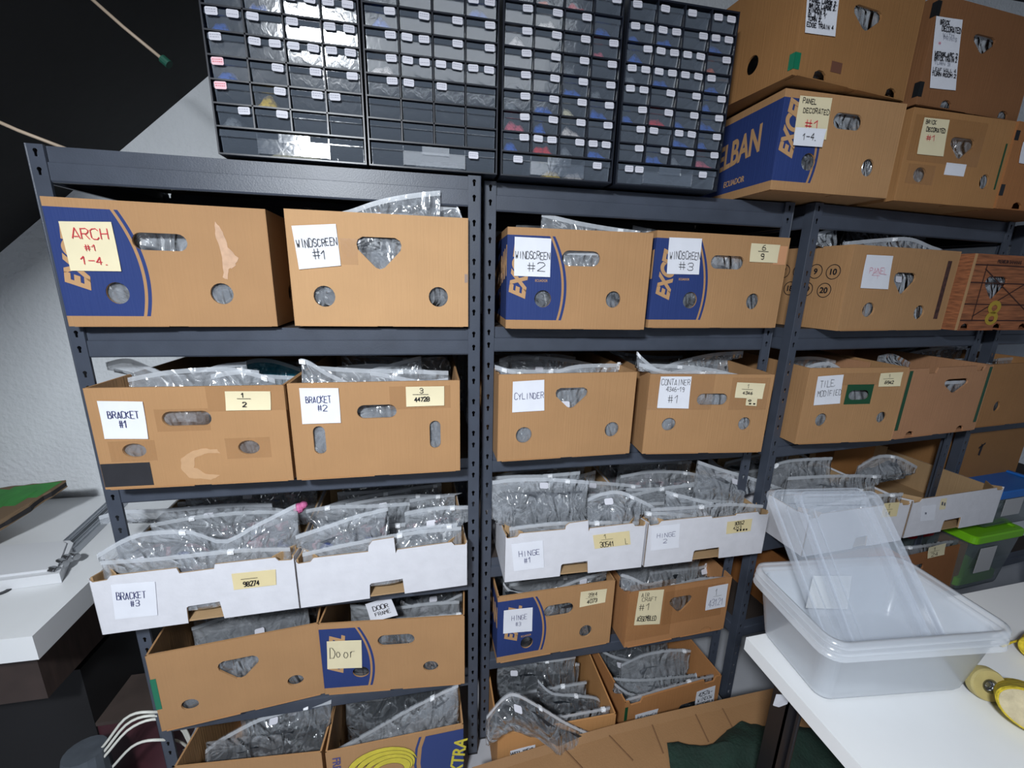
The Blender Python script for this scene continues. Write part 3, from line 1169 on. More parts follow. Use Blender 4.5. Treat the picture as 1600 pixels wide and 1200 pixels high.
b = mkbox((777, 721), (983, 708), Z2)
CYL = b
banana_box('brown box marked CYLINDER', b, .243,
           hs(b, ('h', 893, 622, 50, 32), ('c', 818.5, 680, 25, 25), ('c', 956, 671, 22, 23)))
note(b.root, quadpx(b, [(801, 596), (850, 593), (850, 641), (800, 644)]), M_WHITE, [('CYLINDER', .06, .42, .98, .62, M_BLUE, .0011)], 11)
fill(b, 5, 'clear zip bag filed inside the box marked CYLINDER', (-.06, -.01), 31, contents=[P_GREY, P_WARM])
hero(b, 'clear zip bag crossing the left corner of the CYLINDER box', [(773, 570), (790, 575), (822, 585)], .03, seed=32, slider=.45, drop=.1, crump=.002)
hero(b, 'long clear zip bag along the right of the CYLINDER box', [(868, 579), (900, 570), (950, 568), (992, 568)], .10, seed=33, slider=.93, drop=.15, crump=.003)
hero(b, 'crumpled clear bag with white tag at the back of the CYLINDER box', [(780, 560), (810, 554), (840, 556), (866, 566)], .26, seed=34, slider=None, sticker=(.9, .12), film=M_BAG2, contents=P_WARM, drop=.16)

b = mkbox((1003, 709), (1189, 706), Z2)
CNT = b
banana_box('brown box marked CONTAINER 4346-19 #1', b, .238,
           hs(b, ('s', 1113, 624, 48, 18), ('c', 1045, 663, 22, 20), ('c', 1163, 662, 19, 20)))
note(b.root, quadpx(b, [(1032, 588), (1080, 588), (1075, 638), (1026, 637)]), M_WHITE,
     [('CONTAINER', .04, .74, .96, .92, M_INK, .0011), ('4346-19', .22, .54, .8, .68, M_INK, .001), ('#1', .3, .18, .68, .44, M_INK, .0012)], 12)
note(b.root, quadpx(b, [(1151, 597), (1195, 599), (1190, 623), (1147, 621)]), M_CREAM,
     [('1', .38, .66, .46, .9, M_INK, .001), ('-', .22, .48, .62, .7, M_INK, .0008), ('4346', .26, .26, .6, .44, M_INK, .0016)], 13, 'paper_slip')
note(b.root, quadpx(b, [(1166, 620), (1183, 620), (1181, 634), (1164, 633)]), M_CREAM,
     [('o', .2, .5, .5, .85, M_INK, .002), ('~~', .2, .1, .9, .4, M_INK, .002)], 14, 'paper_slip')
tape_px(b, 1016, 580, 1110, 640)
tape_px(b, 1145, 590, 1196, 640)
fill(b, 5, 'clear zip bag filed inside the box marked CONTAINER', (-.05, -.01), 35)
hero(b, 'clear zip bag with twisted left peak, CONTAINER box', [(996, 549), (1006, 560), (1030, 578), (1060, 586)], .05, seed=36, slider=.1, drop=.13)
hero(b, 'clear zip bag rising to the back right of the CONTAINER box', [(1030, 575), (1062, 563), (1110, 552), (1161, 548)], .22, seed=37, slider=.45, drop=.16)
hero(b, 'arched clear zip bag in the middle of the CONTAINER box', [(1050, 580), (1080, 576), (1115, 585), (1145, 588)], .11, seed=38, slider=.9, sticker=(.35, .2), drop=.14)
hero(b, 'clear zip bag near the front left of the CONTAINER box', [(998, 566), (1040, 579), (1085, 584), (1120, 586)], .02, seed=39, slider=.8, drop=.12, crump=.003)

b = mkbox((1242, 694), (1392, 688), Z2)
TIL_B = b
banana_box('brown box marked TILE, MODIFIED with green tape round its hand hole', b, .246,
           hs(b, ('s', 1341, 617, 36, 18), ('c', 1283, 656, 18, 20), ('c', 1377, 652, 15, 17)), depth=.46, sideholes=False)
note(b.root, quadpx(b, [(1277, 588), (1317, 585), (1311, 630), (1270, 633)]), M_WHITE,
     [('TILE,', .12, .62, .78, .84, M_INK, .0011), ('MODIFIED', .08, .3, .98, .5, M_INK, .0011)], 15)
note(b.root, quadpx(b, [(1375, 583), (1410, 581), (1405, 603), (1371, 604)]), M_CREAM,
     [('1', .38, .66, .46, .9, M_INK, .001), ('-', .15, .48, .65, .7, M_INK, .0008), ('6942', .25, .2, .65, .42, M_INK, .0018)], 16, 'paper_slip')
hw = .052
c = b.loc((1341, 617))
o = link('tape', plate([(c[0]-.047, c[1]-.030), (c[0]+.049, c[1]-.030), (c[0]+.049, c[1]+.034), (c[0]-.047, c[1]+.034)], [slot(c[0], c[1], .036, .0155)], .0006), b.root, (0, -.0012, 0))
o.data.materials.append(M_DGREEN)
o['label'] = 'green tape framing the hand hole'
tape_px(b, 1316, 583, 1378, 601)
fill(b, 5, 'clear zip bag lying inside the box marked TILE', (-.06, -.02), 41, films=[M_BAG2])
hero(b, 'glossy clear bag arching over the left of the TILE box', [(1257, 574), (1275, 567), (1296, 566), (1312, 574)], .05, seed=42, slider=None, drop=.1, film=M_BAG)

b = frame((2.272, -.030), (2.700, .014), Z2)
PK = b
banana_box('pinkish brown box with dark green tape down both ends, no writing', b, .238,
           hs(b, ('h', 1493, 603, 36, 22)), base=(176, 130, 96), depth=.46, bottoms=[.085, .345], tops=[.12, .365], sideholes=False)
for x in (.004, b.w-.022):
    g = G()
    g.prism([(x, .03), (x+.015, .03), (x+.018, .232), (x+.003, .232)], -.0011, -.0005)
    g.build('tape', M_DGREEN, b.root)['label'] = 'dark green tape stripe'
fill(b, 3, 'clear zip bag lying in the pinkish box', (-.08, -.05), 43, films=[M_BAG2])
hero(b, 'clear bag corner rising at the left of the pinkish box', [(1373, 556), (1395, 553), (1422, 566)], .16, seed=44, slider=None, zipped=False, drop=.1)

b = frame((2.715, .030), (3.11, .066), Z2)
banana_box('brown box at the right edge with one round hole, beside the pinkish box', b, .236, [ell(.105, .075, .017, .020)], base=(160, 116, 74), depth=.46, sideholes=False)
fill(b, 4, 'dull clear zip bag in the box at the right edge', (-.02, .01), 45, films=[M_BAG2])
hero(b, 'grey film bag lying across the rim of the right edge box', [(1536, 552), (1560, 566), (1590, 572)], .2, seed=46, slider=None, film=M_BAG2, drop=.06)
b = frame((2.98, .16), (3.36, .195), Z2)
banana_box('brown box set back at the far right edge, beside the steel post', b, .20, [], base=(150, 100, 60), depth=.3, sideholes=False)
fill(b, 2, 'clear film bag on top of the set back box at the right edge', (.02, .05), 47, films=[M_BAG2])

# ---- white trays (z .72)
b = mkbox((160, 992), (468, 950), Z3)
x0, z0 = b.loc((290, 950)); x1, _ = b.loc((348, 950))
t0, _ = b.loc((276, 890)); t1, _ = b.loc((336, 885))
white_tray('white cardboard tray marked BRACKET #3, leftmost of its row', b, .155, (x0, x1, .048), depth=.47, topnotch=(t0, t1, .012))
note(b.root, quadpx(b, [(174, 913), (243, 908), (247, 960), (181, 967)]), M_WHITE,
     [('BRACKET', .1, .56, .76, .76, M_BLUE, .0013), ('#3', .4, .34, .6, .52, M_BLUE, .0013)], 17, curl=.001)
note(b.root, quadpx(b, [(362, 896), (431, 889), (432, 913), (366, 921)]), M_YELLOWP,
     [('-', .22, .5, .6, .72, M_INK, .0014), ('98274', .24, .15, .6, .45, M_INK, .0024)], 18, 'paper_slip', curl=.0006)
fill(b, 6, 'clear zip bag filed inside the white tray marked BRACKET', (-.03, .03), 51, contents=[P_MIX, P_GREY])
hero(b, 'large clear zip bag at the front of the BRACKET #3 tray, mouth rising right', [(152, 865), (200, 838), (240, 829), (300, 828), (350, 843), (400, 818), (462, 787)], .05, seed=52, slider=.46, sticker=(.22, .45), crump=.006, drop=.15, contents=P_MIX)
hero(b, 'glossy clear zip bag draped over the back left of the BRACKET #3 tray', [(155, 806), (190, 797), (250, 795), (310, 790), (370, 786), (425, 786)], .24, seed=53, slider=None, sticker=(.65, .2), crump=.008, drop=.17)
hero(b, 'thin clear film reaching over the left rim of the BRACKET #3 tray', [(163, 792), (200, 790), (260, 786), (330, 780)], .36, seed=54, slider=None, crump=.007, drop=.16, contents=None)
g = G()
for k, (px, py, r) in enumerate(((467, 794, .016), (474, 789, .012))):
    p = at(px, py, .16)
    for i in range(6):
        for j in range(10):
            a0, a1, c0, c1 = pi*i/6, pi*(i+1)/6, 2*pi*j/10, 2*pi*(j+1)/10
            q = [p+Vector((sin(a)*cos(c), sin(a)*sin(c), cos(a)))*r for a, c in ((a0, c0), (a1, c0), (a1, c1), (a0, c1))]
            g.add(q, [(0, 1, 2, 3)])
tag(g.build('flower_piece', mat('pink_plastic', (222, 120, 170), .4), smooth=True), 'pink plastic flower piece among the bags between the two left white trays', 'toy piece')

b = mkbox((470, 950), (730, 914), Z3)
x0, _ = b.loc((577, 920)); x1, _ = b.loc((632, 915))
t0, _ = b.loc((575, 860)); t1, _ = b.loc((618, 856))
white_tray('white cardboard tray with a torn upright tab and no note, beside the steel posts', b, .142, (x0, x1, .046), (t0, t1, .034), depth=.47)
fill(b, 6, 'clear zip bag filed inside the tray with the torn tab', (-.01, .03), 55, contents=[P_MIX, P_GREY])
hero(b, 'clear zip bag sloping up to the right, front of the torn-tab tray', [(462, 836), (510, 820), (560, 803), (606, 792)], .05, seed=56, slider=None, crump=.007, drop=.14, contents=P_MIX)
hero(b, 'clear zip bag with a white slider at its right corner, torn-tab tray', [(632, 800), (660, 794), (700, 790), (738, 790)], .09, seed=57, slider=.72, sticker=(.45, .3), crump=.006, drop=.15, contents=P_MIX)
hero(b, 'long clear zip bag reaching highest in the torn-tab tray', [(484, 800), (530, 783), (580, 772), (642, 762)], .30, seed=58, slider=.78, crump=.005, drop=.17, contents=P_WARM)
hero(b, 'pale clear zip bag behind the front bags of the torn-tab tray', [(478, 796), (520, 789), (580, 788), (640, 784)], .17, seed=59, slider=.28, crump=.004, drop=.15)
hero(b, 'clear zip bag with two sliders near the posts, back of the torn-tab tray', [(640, 780), (680, 773), (722, 770)], .26, seed=60, slider=.55, crump=.004, drop=.14)
hero(b, 'low clear zip bag tucked at the front right of the torn-tab tray', [(622, 830), (660, 822), (714, 817)], .03, seed=61, slider=.85, crump=.006, drop=.1)

b = mkbox((788, 910), (1002, 886), Z3)
x0, _ = b.loc((876, 880)); x1, _ = b.loc((920, 876))
t0, _ = b.loc((883, 830)); t1, _ = b.loc((920, 826))
white_tray('white cardboard tray marked HINGE #1, middle unit', b, .153, (x0, x1, .040), (t0, t1, .022), depth=.47)
note(b.root, quadpx(b, [(799, 850), (848, 844), (850, 886), (803, 892)]), M_WHITE,
     [('HINGE', .2, .52, .88, .72, M_BLUE, .0013), ('#1', .36, .26, .58, .44, M_BLUE, .0013)], 19, curl=.001)
note(b.root, quadpx(b, [(926, 836), (983, 829), (985, 850), (929, 857)]), M_YELLOWP,
     [('1', .28, .66, .36, .95, M_INK, .0013), ('-', .22, .48, .5, .7, M_INK, .001), ('30541', .16, .08, .54, .44, M_INK, .002), ('L', .86, .1, .92, .5, M_INK, .0014)], 20, 'paper_slip', curl=.0006)
fill(b, 6, 'clear zip bag filed inside the left of the two white HINGE trays', (-.02, .03), 63)
hero(b, 'big square clear zip bag standing at the left front of the HINGE #1 tray', [(769, 751), (800, 747), (850, 746), (885, 748), (920, 751)], .07, seed=64, slider=.76, sticker=(.5, .12), crump=.008, drop=.2, contents=P_GREY, fill0=.2)
hero(b, 'dull clear zip bag directly behind the big square bag, HINGE #1 tray', [(767, 745), (800, 742), (850, 741), (906, 736)], .17, seed=65, slider=.72, crump=.003, drop=.16)
hero(b, 'clear zip bag with a white tag at its left, behind the HINGE #1 tray centre', [(921, 751), (950, 753), (1001, 758)], .2, seed=66, slider=.85, sticker=(.14, .1), crump=.004, drop=.16, contents=P_WARM)
hero(b, 'arched clear zip bag at the right front of the HINGE #1 tray', [(918, 778), (945, 768), (975, 768), (1022, 791)], .04, seed=67, slider=.75, sticker=(.4, .22), crump=.006, drop=.14)

b = mkbox((1006, 886), (1190, 864), Z3)
x0, _ = b.loc((1085, 850)); x1, _ = b.loc((1127, 846))
white_tray('white cardboard tray marked HINGE with crossed-out yellow slip, right of HINGE #1', b, .152, (x0, x1, .038), None, depth=.47, topnotch=(.21, .30, .005))
note(b.root, quadpx(b, [(1018, 823), (1062, 818), (1060, 855), (1016, 860)]), M_WHITE,
     [('HINGE', .2, .52, .84, .7, M_BLUE, .0011), ('2', .42, .28, .56, .46, M_BLUE, .0011)], 21, curl=.001)
note(b.root, quadpx(b, [(1136, 815), (1175, 810), (1172, 829), (1134, 834)]), M_YELLOWP,
     [('30552', .3, .66, .66, .92, M_INK, .002), ('4213', .26, .3, .58, .55, M_INK, .0016), ('~~~~', .4, .04, .86, .34, M_INK, .0022)], 22, 'paper_slip', curl=.0006)
fill(b, 6, 'clear zip bag filed inside the right of the two white HINGE trays', (-.02, .03), 68, contents=[P_GREY, P_MIX])
hero(b, 'large tilted clear zip bag with its high corner at left, right of HINGE #1', [(1090, 719), (1125, 731), (1170, 744), (1222, 762)], .12, seed=69, slider=.82, sticker=(.52, .2), crump=.003, drop=.16)
hero(b, 'clear zip bag sloping down to the right, front of the tray right of HINGE #1', [(1040, 766), (1090, 779), (1130, 790), (1170, 808)], .04, seed=70, slider=.12, sticker=(.4, .3), crump=.004, drop=.13)
hero(b, 'dull clear zip bag at the back left of the tray right of HINGE #1', [(975, 746), (1005, 735), (1040, 733)], .28, seed=71, slider=.2, sticker=(.6, .15), crump=.005, drop=.15, contents=P_WARM)
hero(b, 'clear zip bag crossing the middle of the tray right of HINGE #1', [(985, 772), (1040, 760), (1100, 756), (1150, 770)], .17, seed=72, slider=.3, crump=.004, drop=.14)
hero(b, 'low clear zip bag with a slider at the left, front of that tray', [(1008, 799), (1050, 800), (1090, 806)], .02, seed=73, slider=.1, crump=.004, drop=.1)

b = frame((1.935, -.100), (2.362, -.075), Z3)
white_tray('white cardboard tray seen through the clear leaning lids', b, .148, (.21, .27, .04), None, depth=.47)
note(b.root, quadpx(b, [(1381, 786), (1405, 784), (1400, 806), (1376, 808)]), M_YELLOWP,
     [('1', .28, .64, .42, .9, M_INK, .0013), ('-', .1, .44, .6, .66, M_INK, .001), ('14', .2, .1, .5, .4, M_INK, .0016)], 23, 'paper_slip', curl=.0006)
fill(b, 6, 'dull clear zip bag filed inside the tray behind the leaning lids', (-.02, .03), 75, films=[M_BAG2])
hero(b, 'dull clear zip bag humped beside the right post, tray behind the lids', [(1208, 728), (1222, 720), (1250, 716), (1300, 714)], .2, seed=76, slider=.15, film=M_BAG2, crump=.006, drop=.15)
hero(b, 'long dull clear zip bag across the tray behind the lids', [(1230, 745), (1280, 742), (1330, 741), (1376, 742)], .12, seed=77, slider=.9, crump=.004, drop=.14, film=M_BAG2)
hero(b, 'clear zip bag with pale stripes at the right of the tray behind the lids', [(1340, 728), (1370, 712), (1400, 712), (1432, 728)], .16, seed=78, slider=.6, film=M_BAG2, crump=.008, drop=.15)

b = frame((2.385, -.066), (2.848, -.034), Z3)
x0, _ = b.loc((1474, 815)); x1, _ = b.loc((1502, 812))
white_tray('nearly empty white cardboard tray right of the leaning lids', b, .146, (x0, x1, .044), None, depth=.44)
note(b.root, quadpx(b, [(1440, 790), (1462, 788), (1459, 812), (1437, 814)]), M_WHITE, [('~', .2, .3, .4, .7, M_FADE, .0012)], 24, curl=.0006)
note(b.root, quadpx(b, [(1470, 779), (1479, 778), (1476, 795), (1467, 796)]), M_CREAM, [('~~', .1, .1, .9, .9, M_FADE, .002)], 25, 'paper_slip', curl=.0003)

# ---- lower shelf (z .36)
b = mkbox((253, 1143), (508, 1083), Z4-.01)
banana_box('brown box with green tape on its left edge and no note, under BRACKET #3', b, .250,
           hs(b, ('h', 374, 1045, 66, 33), ('c', 297, 1101, 29, 17), ('c', 462, 1063, 26, 16)))
strip(b, -.0012, .012, .075, .175, M_GREEN, label='green tape wrapped round the edge', wrap=.02)
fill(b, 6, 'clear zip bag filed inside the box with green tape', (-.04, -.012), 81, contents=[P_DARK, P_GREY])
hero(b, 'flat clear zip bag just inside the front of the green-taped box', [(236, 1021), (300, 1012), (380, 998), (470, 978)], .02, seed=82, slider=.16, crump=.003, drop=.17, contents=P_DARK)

b = mkbox((508, 1085), (726, 1068), Z4-.01)
banana_box('brown box with navy corner and cream note reading Door', b, .250,
           hs(b, ('s', 619, 1000, 58, 17), ('c', 564, 1050, 26, 17), ('c', 673, 1041, 24, 16)), printed=.136)
brand(b, x=.055, z=.075, s=.056, txt='EXCEL', rot=84, bold=.05)
note(b.root, quadpx(b, [(511, 1001), (565, 999), (566, 1042), (512, 1044)]), M_CREAM, [('Door', .08, .4, .82, .8, M_INK, .0014)], 26)
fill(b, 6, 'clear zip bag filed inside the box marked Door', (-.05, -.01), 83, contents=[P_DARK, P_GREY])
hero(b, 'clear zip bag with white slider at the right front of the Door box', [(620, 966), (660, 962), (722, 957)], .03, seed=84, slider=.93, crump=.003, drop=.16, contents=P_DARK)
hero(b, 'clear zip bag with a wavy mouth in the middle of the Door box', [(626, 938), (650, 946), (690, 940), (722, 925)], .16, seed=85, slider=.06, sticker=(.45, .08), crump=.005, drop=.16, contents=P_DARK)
t = thing('paper_sheet', 'white paper reading DOOR FRAME tucked into the Door box', 'paper', b.FL, b.rz)
note(t, [b.loc((571, 943), .045), b.loc((610, 931), .045), b.loc((622, 960), .045), b.loc((580, 972), .045)], M_WHITE,
     [('DOOR', .22, .54, .8, .76, M_INK, .0014), ('FRAME', .24, .26, .8, .44, M_INK, .0012)], 27, 'sheet', y=.045, curl=.004)

b = mkbox((776, 1036), (952, 1004), Z4)
banana_box('brown box with navy corner marked HINGE #3', b, .250,
           hs(b, ('s', 873, 953, 46, 18), ('c', 915, 986, 19, 18), ('c', 823, 1004, 19, 18)), printed=.150, side=True)
brand(b, x=.062, z=.075, s=.056, txt='EXCEL', rot=84, bold=.05)
brand(b, x=.078, z=.085, s=.009, txt='ECUADOR', rot=4, bold=.01, shear=0, name='printed_word')
brand(b, x=.30, z=.07, s=.10, txt='EXCELBAN', rot=12, face='side', bold=.025, sx=.62)
note(b.root, quadpx(b, [(787, 953), (832, 948), (831, 985), (786, 989)]), M_WHITE,
     [('HINGE', .28, .55, .8, .75, M_BLUE, .001), ('#3', .42, .28, .6, .46, M_BLUE, .001)], 28)
note(b.root, quadpx(b, [(907, 924), (948, 919), (945, 940), (905, 948)]), M_CREAM,
     [('3914', .3, .6, .62, .84, M_INK, .0016), ('-', .25, .45, .7, .6, M_INK, .0008), ('4073', .28, .16, .66, .42, M_INK, .0022)], 29, 'paper_slip')
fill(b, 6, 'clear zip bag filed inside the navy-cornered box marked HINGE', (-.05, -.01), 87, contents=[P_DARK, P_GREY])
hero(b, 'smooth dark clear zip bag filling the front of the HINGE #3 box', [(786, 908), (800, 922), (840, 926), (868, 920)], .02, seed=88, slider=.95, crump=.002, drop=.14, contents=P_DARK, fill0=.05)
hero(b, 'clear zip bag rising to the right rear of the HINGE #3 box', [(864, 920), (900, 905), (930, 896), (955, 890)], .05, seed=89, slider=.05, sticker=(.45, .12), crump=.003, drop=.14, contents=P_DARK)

b = mkbox((975, 1012), (1130, 982), Z4)
banana_box('brown box with cream note reading AIRCRAFT #1 and a tall back panel', b, .218,
           hs(b, ('h', 1063, 944, 34, 24)), bottoms=[.32], sideholes=False, base=(172, 124, 82))
note(b.root, quadpx(b, [(998, 923), (1037, 920), (1030, 974), (990, 976)]), M_CREAM,
     [('AIR', .12, .84, .42, .95, M_INK, .0016), ('CRAFT', .16, .7, .74, .81, M_INK, .0014), ('#1', .1, .44, .55, .62, M_INK, .0018), ('ASSEMBLED', .08, .12, .82, .26, M_INK, .0022)], 30)
note(b.root, quadpx(b, [(1106, 917), (1137, 911), (1132, 947), (1101, 953)]), M_WHITE,
     [('1', .4, .62, .5, .9, M_INK, .0012), ('-', .3, .46, .75, .66, M_INK, .0009), ('43121', .12, .14, .85, .42, M_BLUE, .0012)], 31, 'paper_slip')
tape_px(b, 985, 915, 1045, 990)
tape_px(b, 1040, 925, 1125, 960)
fill(b, 6, 'clear zip bag filed inside the box marked AIRCRAFT', (-.03, .01), 91, contents=[P_DARK, P_GREY])
hero(b, 'crumpled clear zip bag at the left of the AIRCRAFT box', [(970, 896), (985, 900), (1010, 910), (1035, 905)], .03, seed=92, slider=None, crump=.008, drop=.1)
hero(b, 'clear zip bag with a white tag at the right of the AIRCRAFT box', [(1015, 893), (1050, 889), (1090, 885), (1110, 880)], .12, seed=93, slider=.9, sticker=(.8, .2), crump=.006, drop=.12, contents=P_DARK)

b = frame((2.03, .02), (2.43, .056), Z4)
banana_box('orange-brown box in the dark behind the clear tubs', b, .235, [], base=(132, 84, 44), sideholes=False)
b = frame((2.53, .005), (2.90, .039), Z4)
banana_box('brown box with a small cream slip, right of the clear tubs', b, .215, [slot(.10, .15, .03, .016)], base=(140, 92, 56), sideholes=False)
note(b.root, quadpx(b, [(1450, 855), (1477, 848), (1474, 866), (1448, 872)]), M_CREAM,
     [('1', .3, .6, .44, .9, M_INK, .0016), ('-', .1, .42, .6, .64, M_INK, .001), ('24', .2, .1, .55, .4, M_INK, .0016)], 32, 'paper_slip')
fill(b, 3, 'dull clear zip bag in the box right of the tubs', (.0, .03), 94, films=[M_BAG2])

# ---- floor row
b = frame((.062, -.066), (.446, -.094), .004)
banana_box('brown box on the floor at the left, dark bags inside', b, .246, [])
fill(b, 4, 'dark clear zip bag filed at the back of the left floor box', (-.04, .0), 95, contents=[P_DARK], y0=.2)
hero(b, 'large clear zip bag slumped in the left floor box, slider at right', [(322, 1170), (350, 1150), (420, 1115), (518, 1092)], .10, seed=96, slider=.85, sticker=(.7, .1), crump=.008, drop=.2, contents=P_DARK, lean=-.08)
hero(b, 'pale clear zip bag at the front of the left floor box', [(322, 1160), (380, 1152), (440, 1148)], .05, seed=97, slider=None, zipped=False, crump=.006, drop=.16, contents=P_DARK)

b = frame((.457, -.097), (.848, -.084), .004)
BAN = b
banana_box('banana box with yellow bananas printed on its front, on the floor', b, .246,
           [ell(b.loc((568, 1193))[0], b.loc((568, 1193))[1], .019, .020), ell(b.loc((671, 1170))[0], b.loc((671, 1170))[1], .017, .019)])
m_nav = mat('print_navy', (42, 60, 116), .7)
g = G()
x0 = b.loc((665, 1150))[0]
g.add([(x, -.0009, z) for x, z in [(x0, .230), (x0-.012, .19), (x0-.018, .13), (x0-.014, .07), (x0, .02), (b.w, .02), (b.w, .230)]], [(6, 5, 4, 3, 2, 1, 0)])
x1 = x0-.012
L = [(x1, .232), (x1-.012, .19), (x1-.018, .13), (x1-.014, .07), (x1, .02)]
g.add([(x-.007, -.0009, z) for x, z in L]+[(x, -.0009, z) for x, z in L], [(i, i+1, i+6, i+5) for i in range(4)])
g.build('printed_panel', m_nav, b.root)
m_yel = mat('print_yellow', (206, 190, 60), .6, var=.1, vs=40)
m_bout = mat('print_outline', (96, 84, 40), .7)
gy, go = G(), G()
cx, cz = b.loc((600, 1185))
for k in range(4):
    a0, a1 = radians(165-6*k), radians(10-22*k)
    R = .092-.015*k
    n = 14
    P, Q = [], []
    for i in range(n+1):
        a = a0+(a1-a0)*i/n
        th = .024*sin(pi*min(1, .15+.9*i/n))**.7+.002
        ccx, ccz = cx-.002+.006*k, cz-.036-.004*k
        P.append((ccx+(R+th/2)*cos(a)*1.05, ccz+(R+th/2)*sin(a)*.75))
        Q.append((ccx+(R-th/2)*cos(a)*1.05, ccz+(R-th/2)*sin(a)*.75))
    y = -.0010-.0002*k
    gy.add([(p[0], y, p[1]) for p in P]+[(p[0], y, p[1]) for p in Q], [(i, i+1, i+n+2, i+n+1) for i in range(n)])
    ribbons(go, [P, Q], .0014, lambda u, v: (u, v), y-.0001, 0)
gy.build('printed_bananas', m_yel, b.root)
go.build('printed_outline', m_bout, b.root)
me = text_mesh('EXTRA', .055, .0012, .2, .0003)
g = G()
g.mesh(me, 0, Matrix.Translation((b.w-.012, -.0016, .02)) @ Matrix.Rotation(radians(-82), 4, 'Y'))
g.build('printed_logo', m_yel, b.root)
g = G()
g.mesh(text_mesh('FRESH', .030, .0006, 0, .0003), 0, Matrix.Translation((.018, -.0010, .222)) @ Matrix.Rotation(radians(92), 4, 'Y'))
g.build('printed_word', mat('print_violet', (74, 70, 120), .7), b.root)
fill(b, 4, 'dark clear zip bag filed at the back of the banana box', (-.04, .0), 98, contents=[P_DARK], y0=.2)
hero(b, 'long clear zip bag rising from left to right in the banana box', [(516, 1176), (580, 1140), (650, 1100), (716, 1068)], .06, seed=99, slider=.78, crump=.008, drop=.17, contents=P_GREY, sticker=None)
hero(b, 'smooth clear zip bag with a square corner, back left of the banana box', [(546, 1098), (600, 1088), (650, 1078), (700, 1068)], .22, seed=100, slider=None, crump=.004, drop=.17, contents=P_DARK, sticker=(.4, .1))

b = frame((.946, -.135), (1.322, -.134), .004)
banana_box('brown box on the floor with a bag hanging over its front rim', b, .246, [], tops=[.10], base=(178, 130, 82), sideholes=False)
note(b.root, quadpx(b, [(797, 1172), (836, 1162), (836, 1174), (797, 1184)]), M_WHITE, [('WHEEL TREAD', .02, .3, .9, .75, M_INK, .0022)], 33)
fill(b, 5, 'dark clear zip bag packed in the floor box with the overhanging bag', (-.03, .01), 101, contents=[P_DARK])
hero(b, 'clear zip bag draped over the front rim of the middle floor box', [(760, 1118), (785, 1090), (805, 1082), (840, 1100), (890, 1130), (940, 1152)], -.012, seed=102, slider=.62, sticker=(.42, .3), crump=.006, drop=.11, contents=P_DARK, bulge=.03)
hero(b, 'clear zip bag curling up at the right of the middle floor box', [(840, 1060), (862, 1080), (900, 1084), (935, 1090), (940, 1112)], .10, seed=103, slider=.5, crump=.006, drop=.12, contents=P_DARK)
hero(b, 'clear zip bag with a white slider at the back of the middle floor box', [(846, 1026), (870, 1030), (905, 1036)], .25, seed=104, slider=.85, crump=.004, drop=.12, contents=P_DARK)

b = frame((1.367, -.105), (1.743, -.070), .004)
banana_box('brown box on the floor at the right with a three-line white note', b, .246, [heart(.255, .135, .04, .03)], tops=[.04, .33], base=(166, 116, 72), sideholes=False)
note(b.root, quadpx(b, [(1088, 1080), (1117, 1070), (1114, 1099), (1084, 1108)]), M_WHITE,
     [('4257A-', .12, .68, .84, .88, M_INK, .0022), ('WINDOW', .1, .4, .85, .58, M_INK, .0016), ('ASSEMBLY', .06, .14, .94, .32, M_INK, .002)], 34)
note(b.root, quadpx(b, [(992, 1116), (1028, 1106), (1024, 1122), (992, 1130)]), M_WHITE, [('AIR', .08, .3, .3, .8, M_INK, .0016), ('CRAFT', .4, .2, .95, .7, M_INK, .0014)], 35, 'paper_slip')
strip(b, .001, .012, .17, .225, M_DGREEN, label='scrap of green tape')
fill(b, 5, 'dark clear zip bag packed in the right floor box', (-.05, -.01), 105, contents=[P_DARK, P_GREY])
hero(b, 'clear zip bag sloping down to the right at the rear of the right floor box', [(932, 1010), (960, 1024), (1000, 1032), (1045, 1034), (1082, 1014)], .2, seed=106, slider=.55, sticker=(.3, .25), crump=.005, drop=.11, contents=P_DARK)
hero(b, 'clear zip bag across the middle of the right floor box', [(958, 1058), (1000, 1060), (1060, 1055), (1112, 1050)], .10, seed=107, slider=.85, crump=.005, drop=.11, contents=P_GREY)
hero(b, 'clear zip bag at the front of the right floor box, slider near its end', [(960, 1066), (980, 1080), (1003, 1086)], .04, seed=108, slider=.9, crump=.004, drop=.1, contents=P_DARK)

# ---- boxes stacked on top (z 1.80 and above)
ZT = 1.803
b = mkbox((1203, 296), (1385, 310), ZT)
T1 = b
banana_box('brown box with navy print and notes PANEL DECORATED #1, on top beside the drawers', b, .226,
           hs(b, ('s', 1325, 190, 46, 26), ('c', 1263, 253, 22, 28), ('c', 1356, 262, 20, 28)), printed=.112, side=True, depth=.44, sideholes=((.66, .60),))
brand(b, x=.045, z=.075, s=.056, txt='EXCEL', rot=84, bold=.05)
brand(b, x=.335, z=.072, s=.092, txt='EXCELBAN', rot=7, face='side', bold=.025, shear=.15, sx=.62)
brand(b, x=.185, z=.038, s=.022, txt='ECUADOR', rot=1, face='side', bold=.01, shear=0, name='printed_word')
note(b.root, quadpx(b, [(1249, 150), (1299, 154), (1289, 219), (1239, 213)]), M_CREAM,
     [('PANEL', .1, .82, .52, .94, M_INK, .0014), ('DECORATED', .16, .6, .96, .72, M_INK, .0013), ('#1', .28, .22, .74, .44, M_RED, .0018)], 36)
note(b.root, quadpx(b, [(1240, 200), (1288, 203), (1281, 231), (1236, 228)]), M_WHITE, [('1-4.', .26, .35, .76, .68, M_INK, .0014)], 37, 'paper_slip', y=-.005)
fill(b, 3, 'clear zip bag packed in the PANEL DECORATED box', (-.04, -.02), 111)

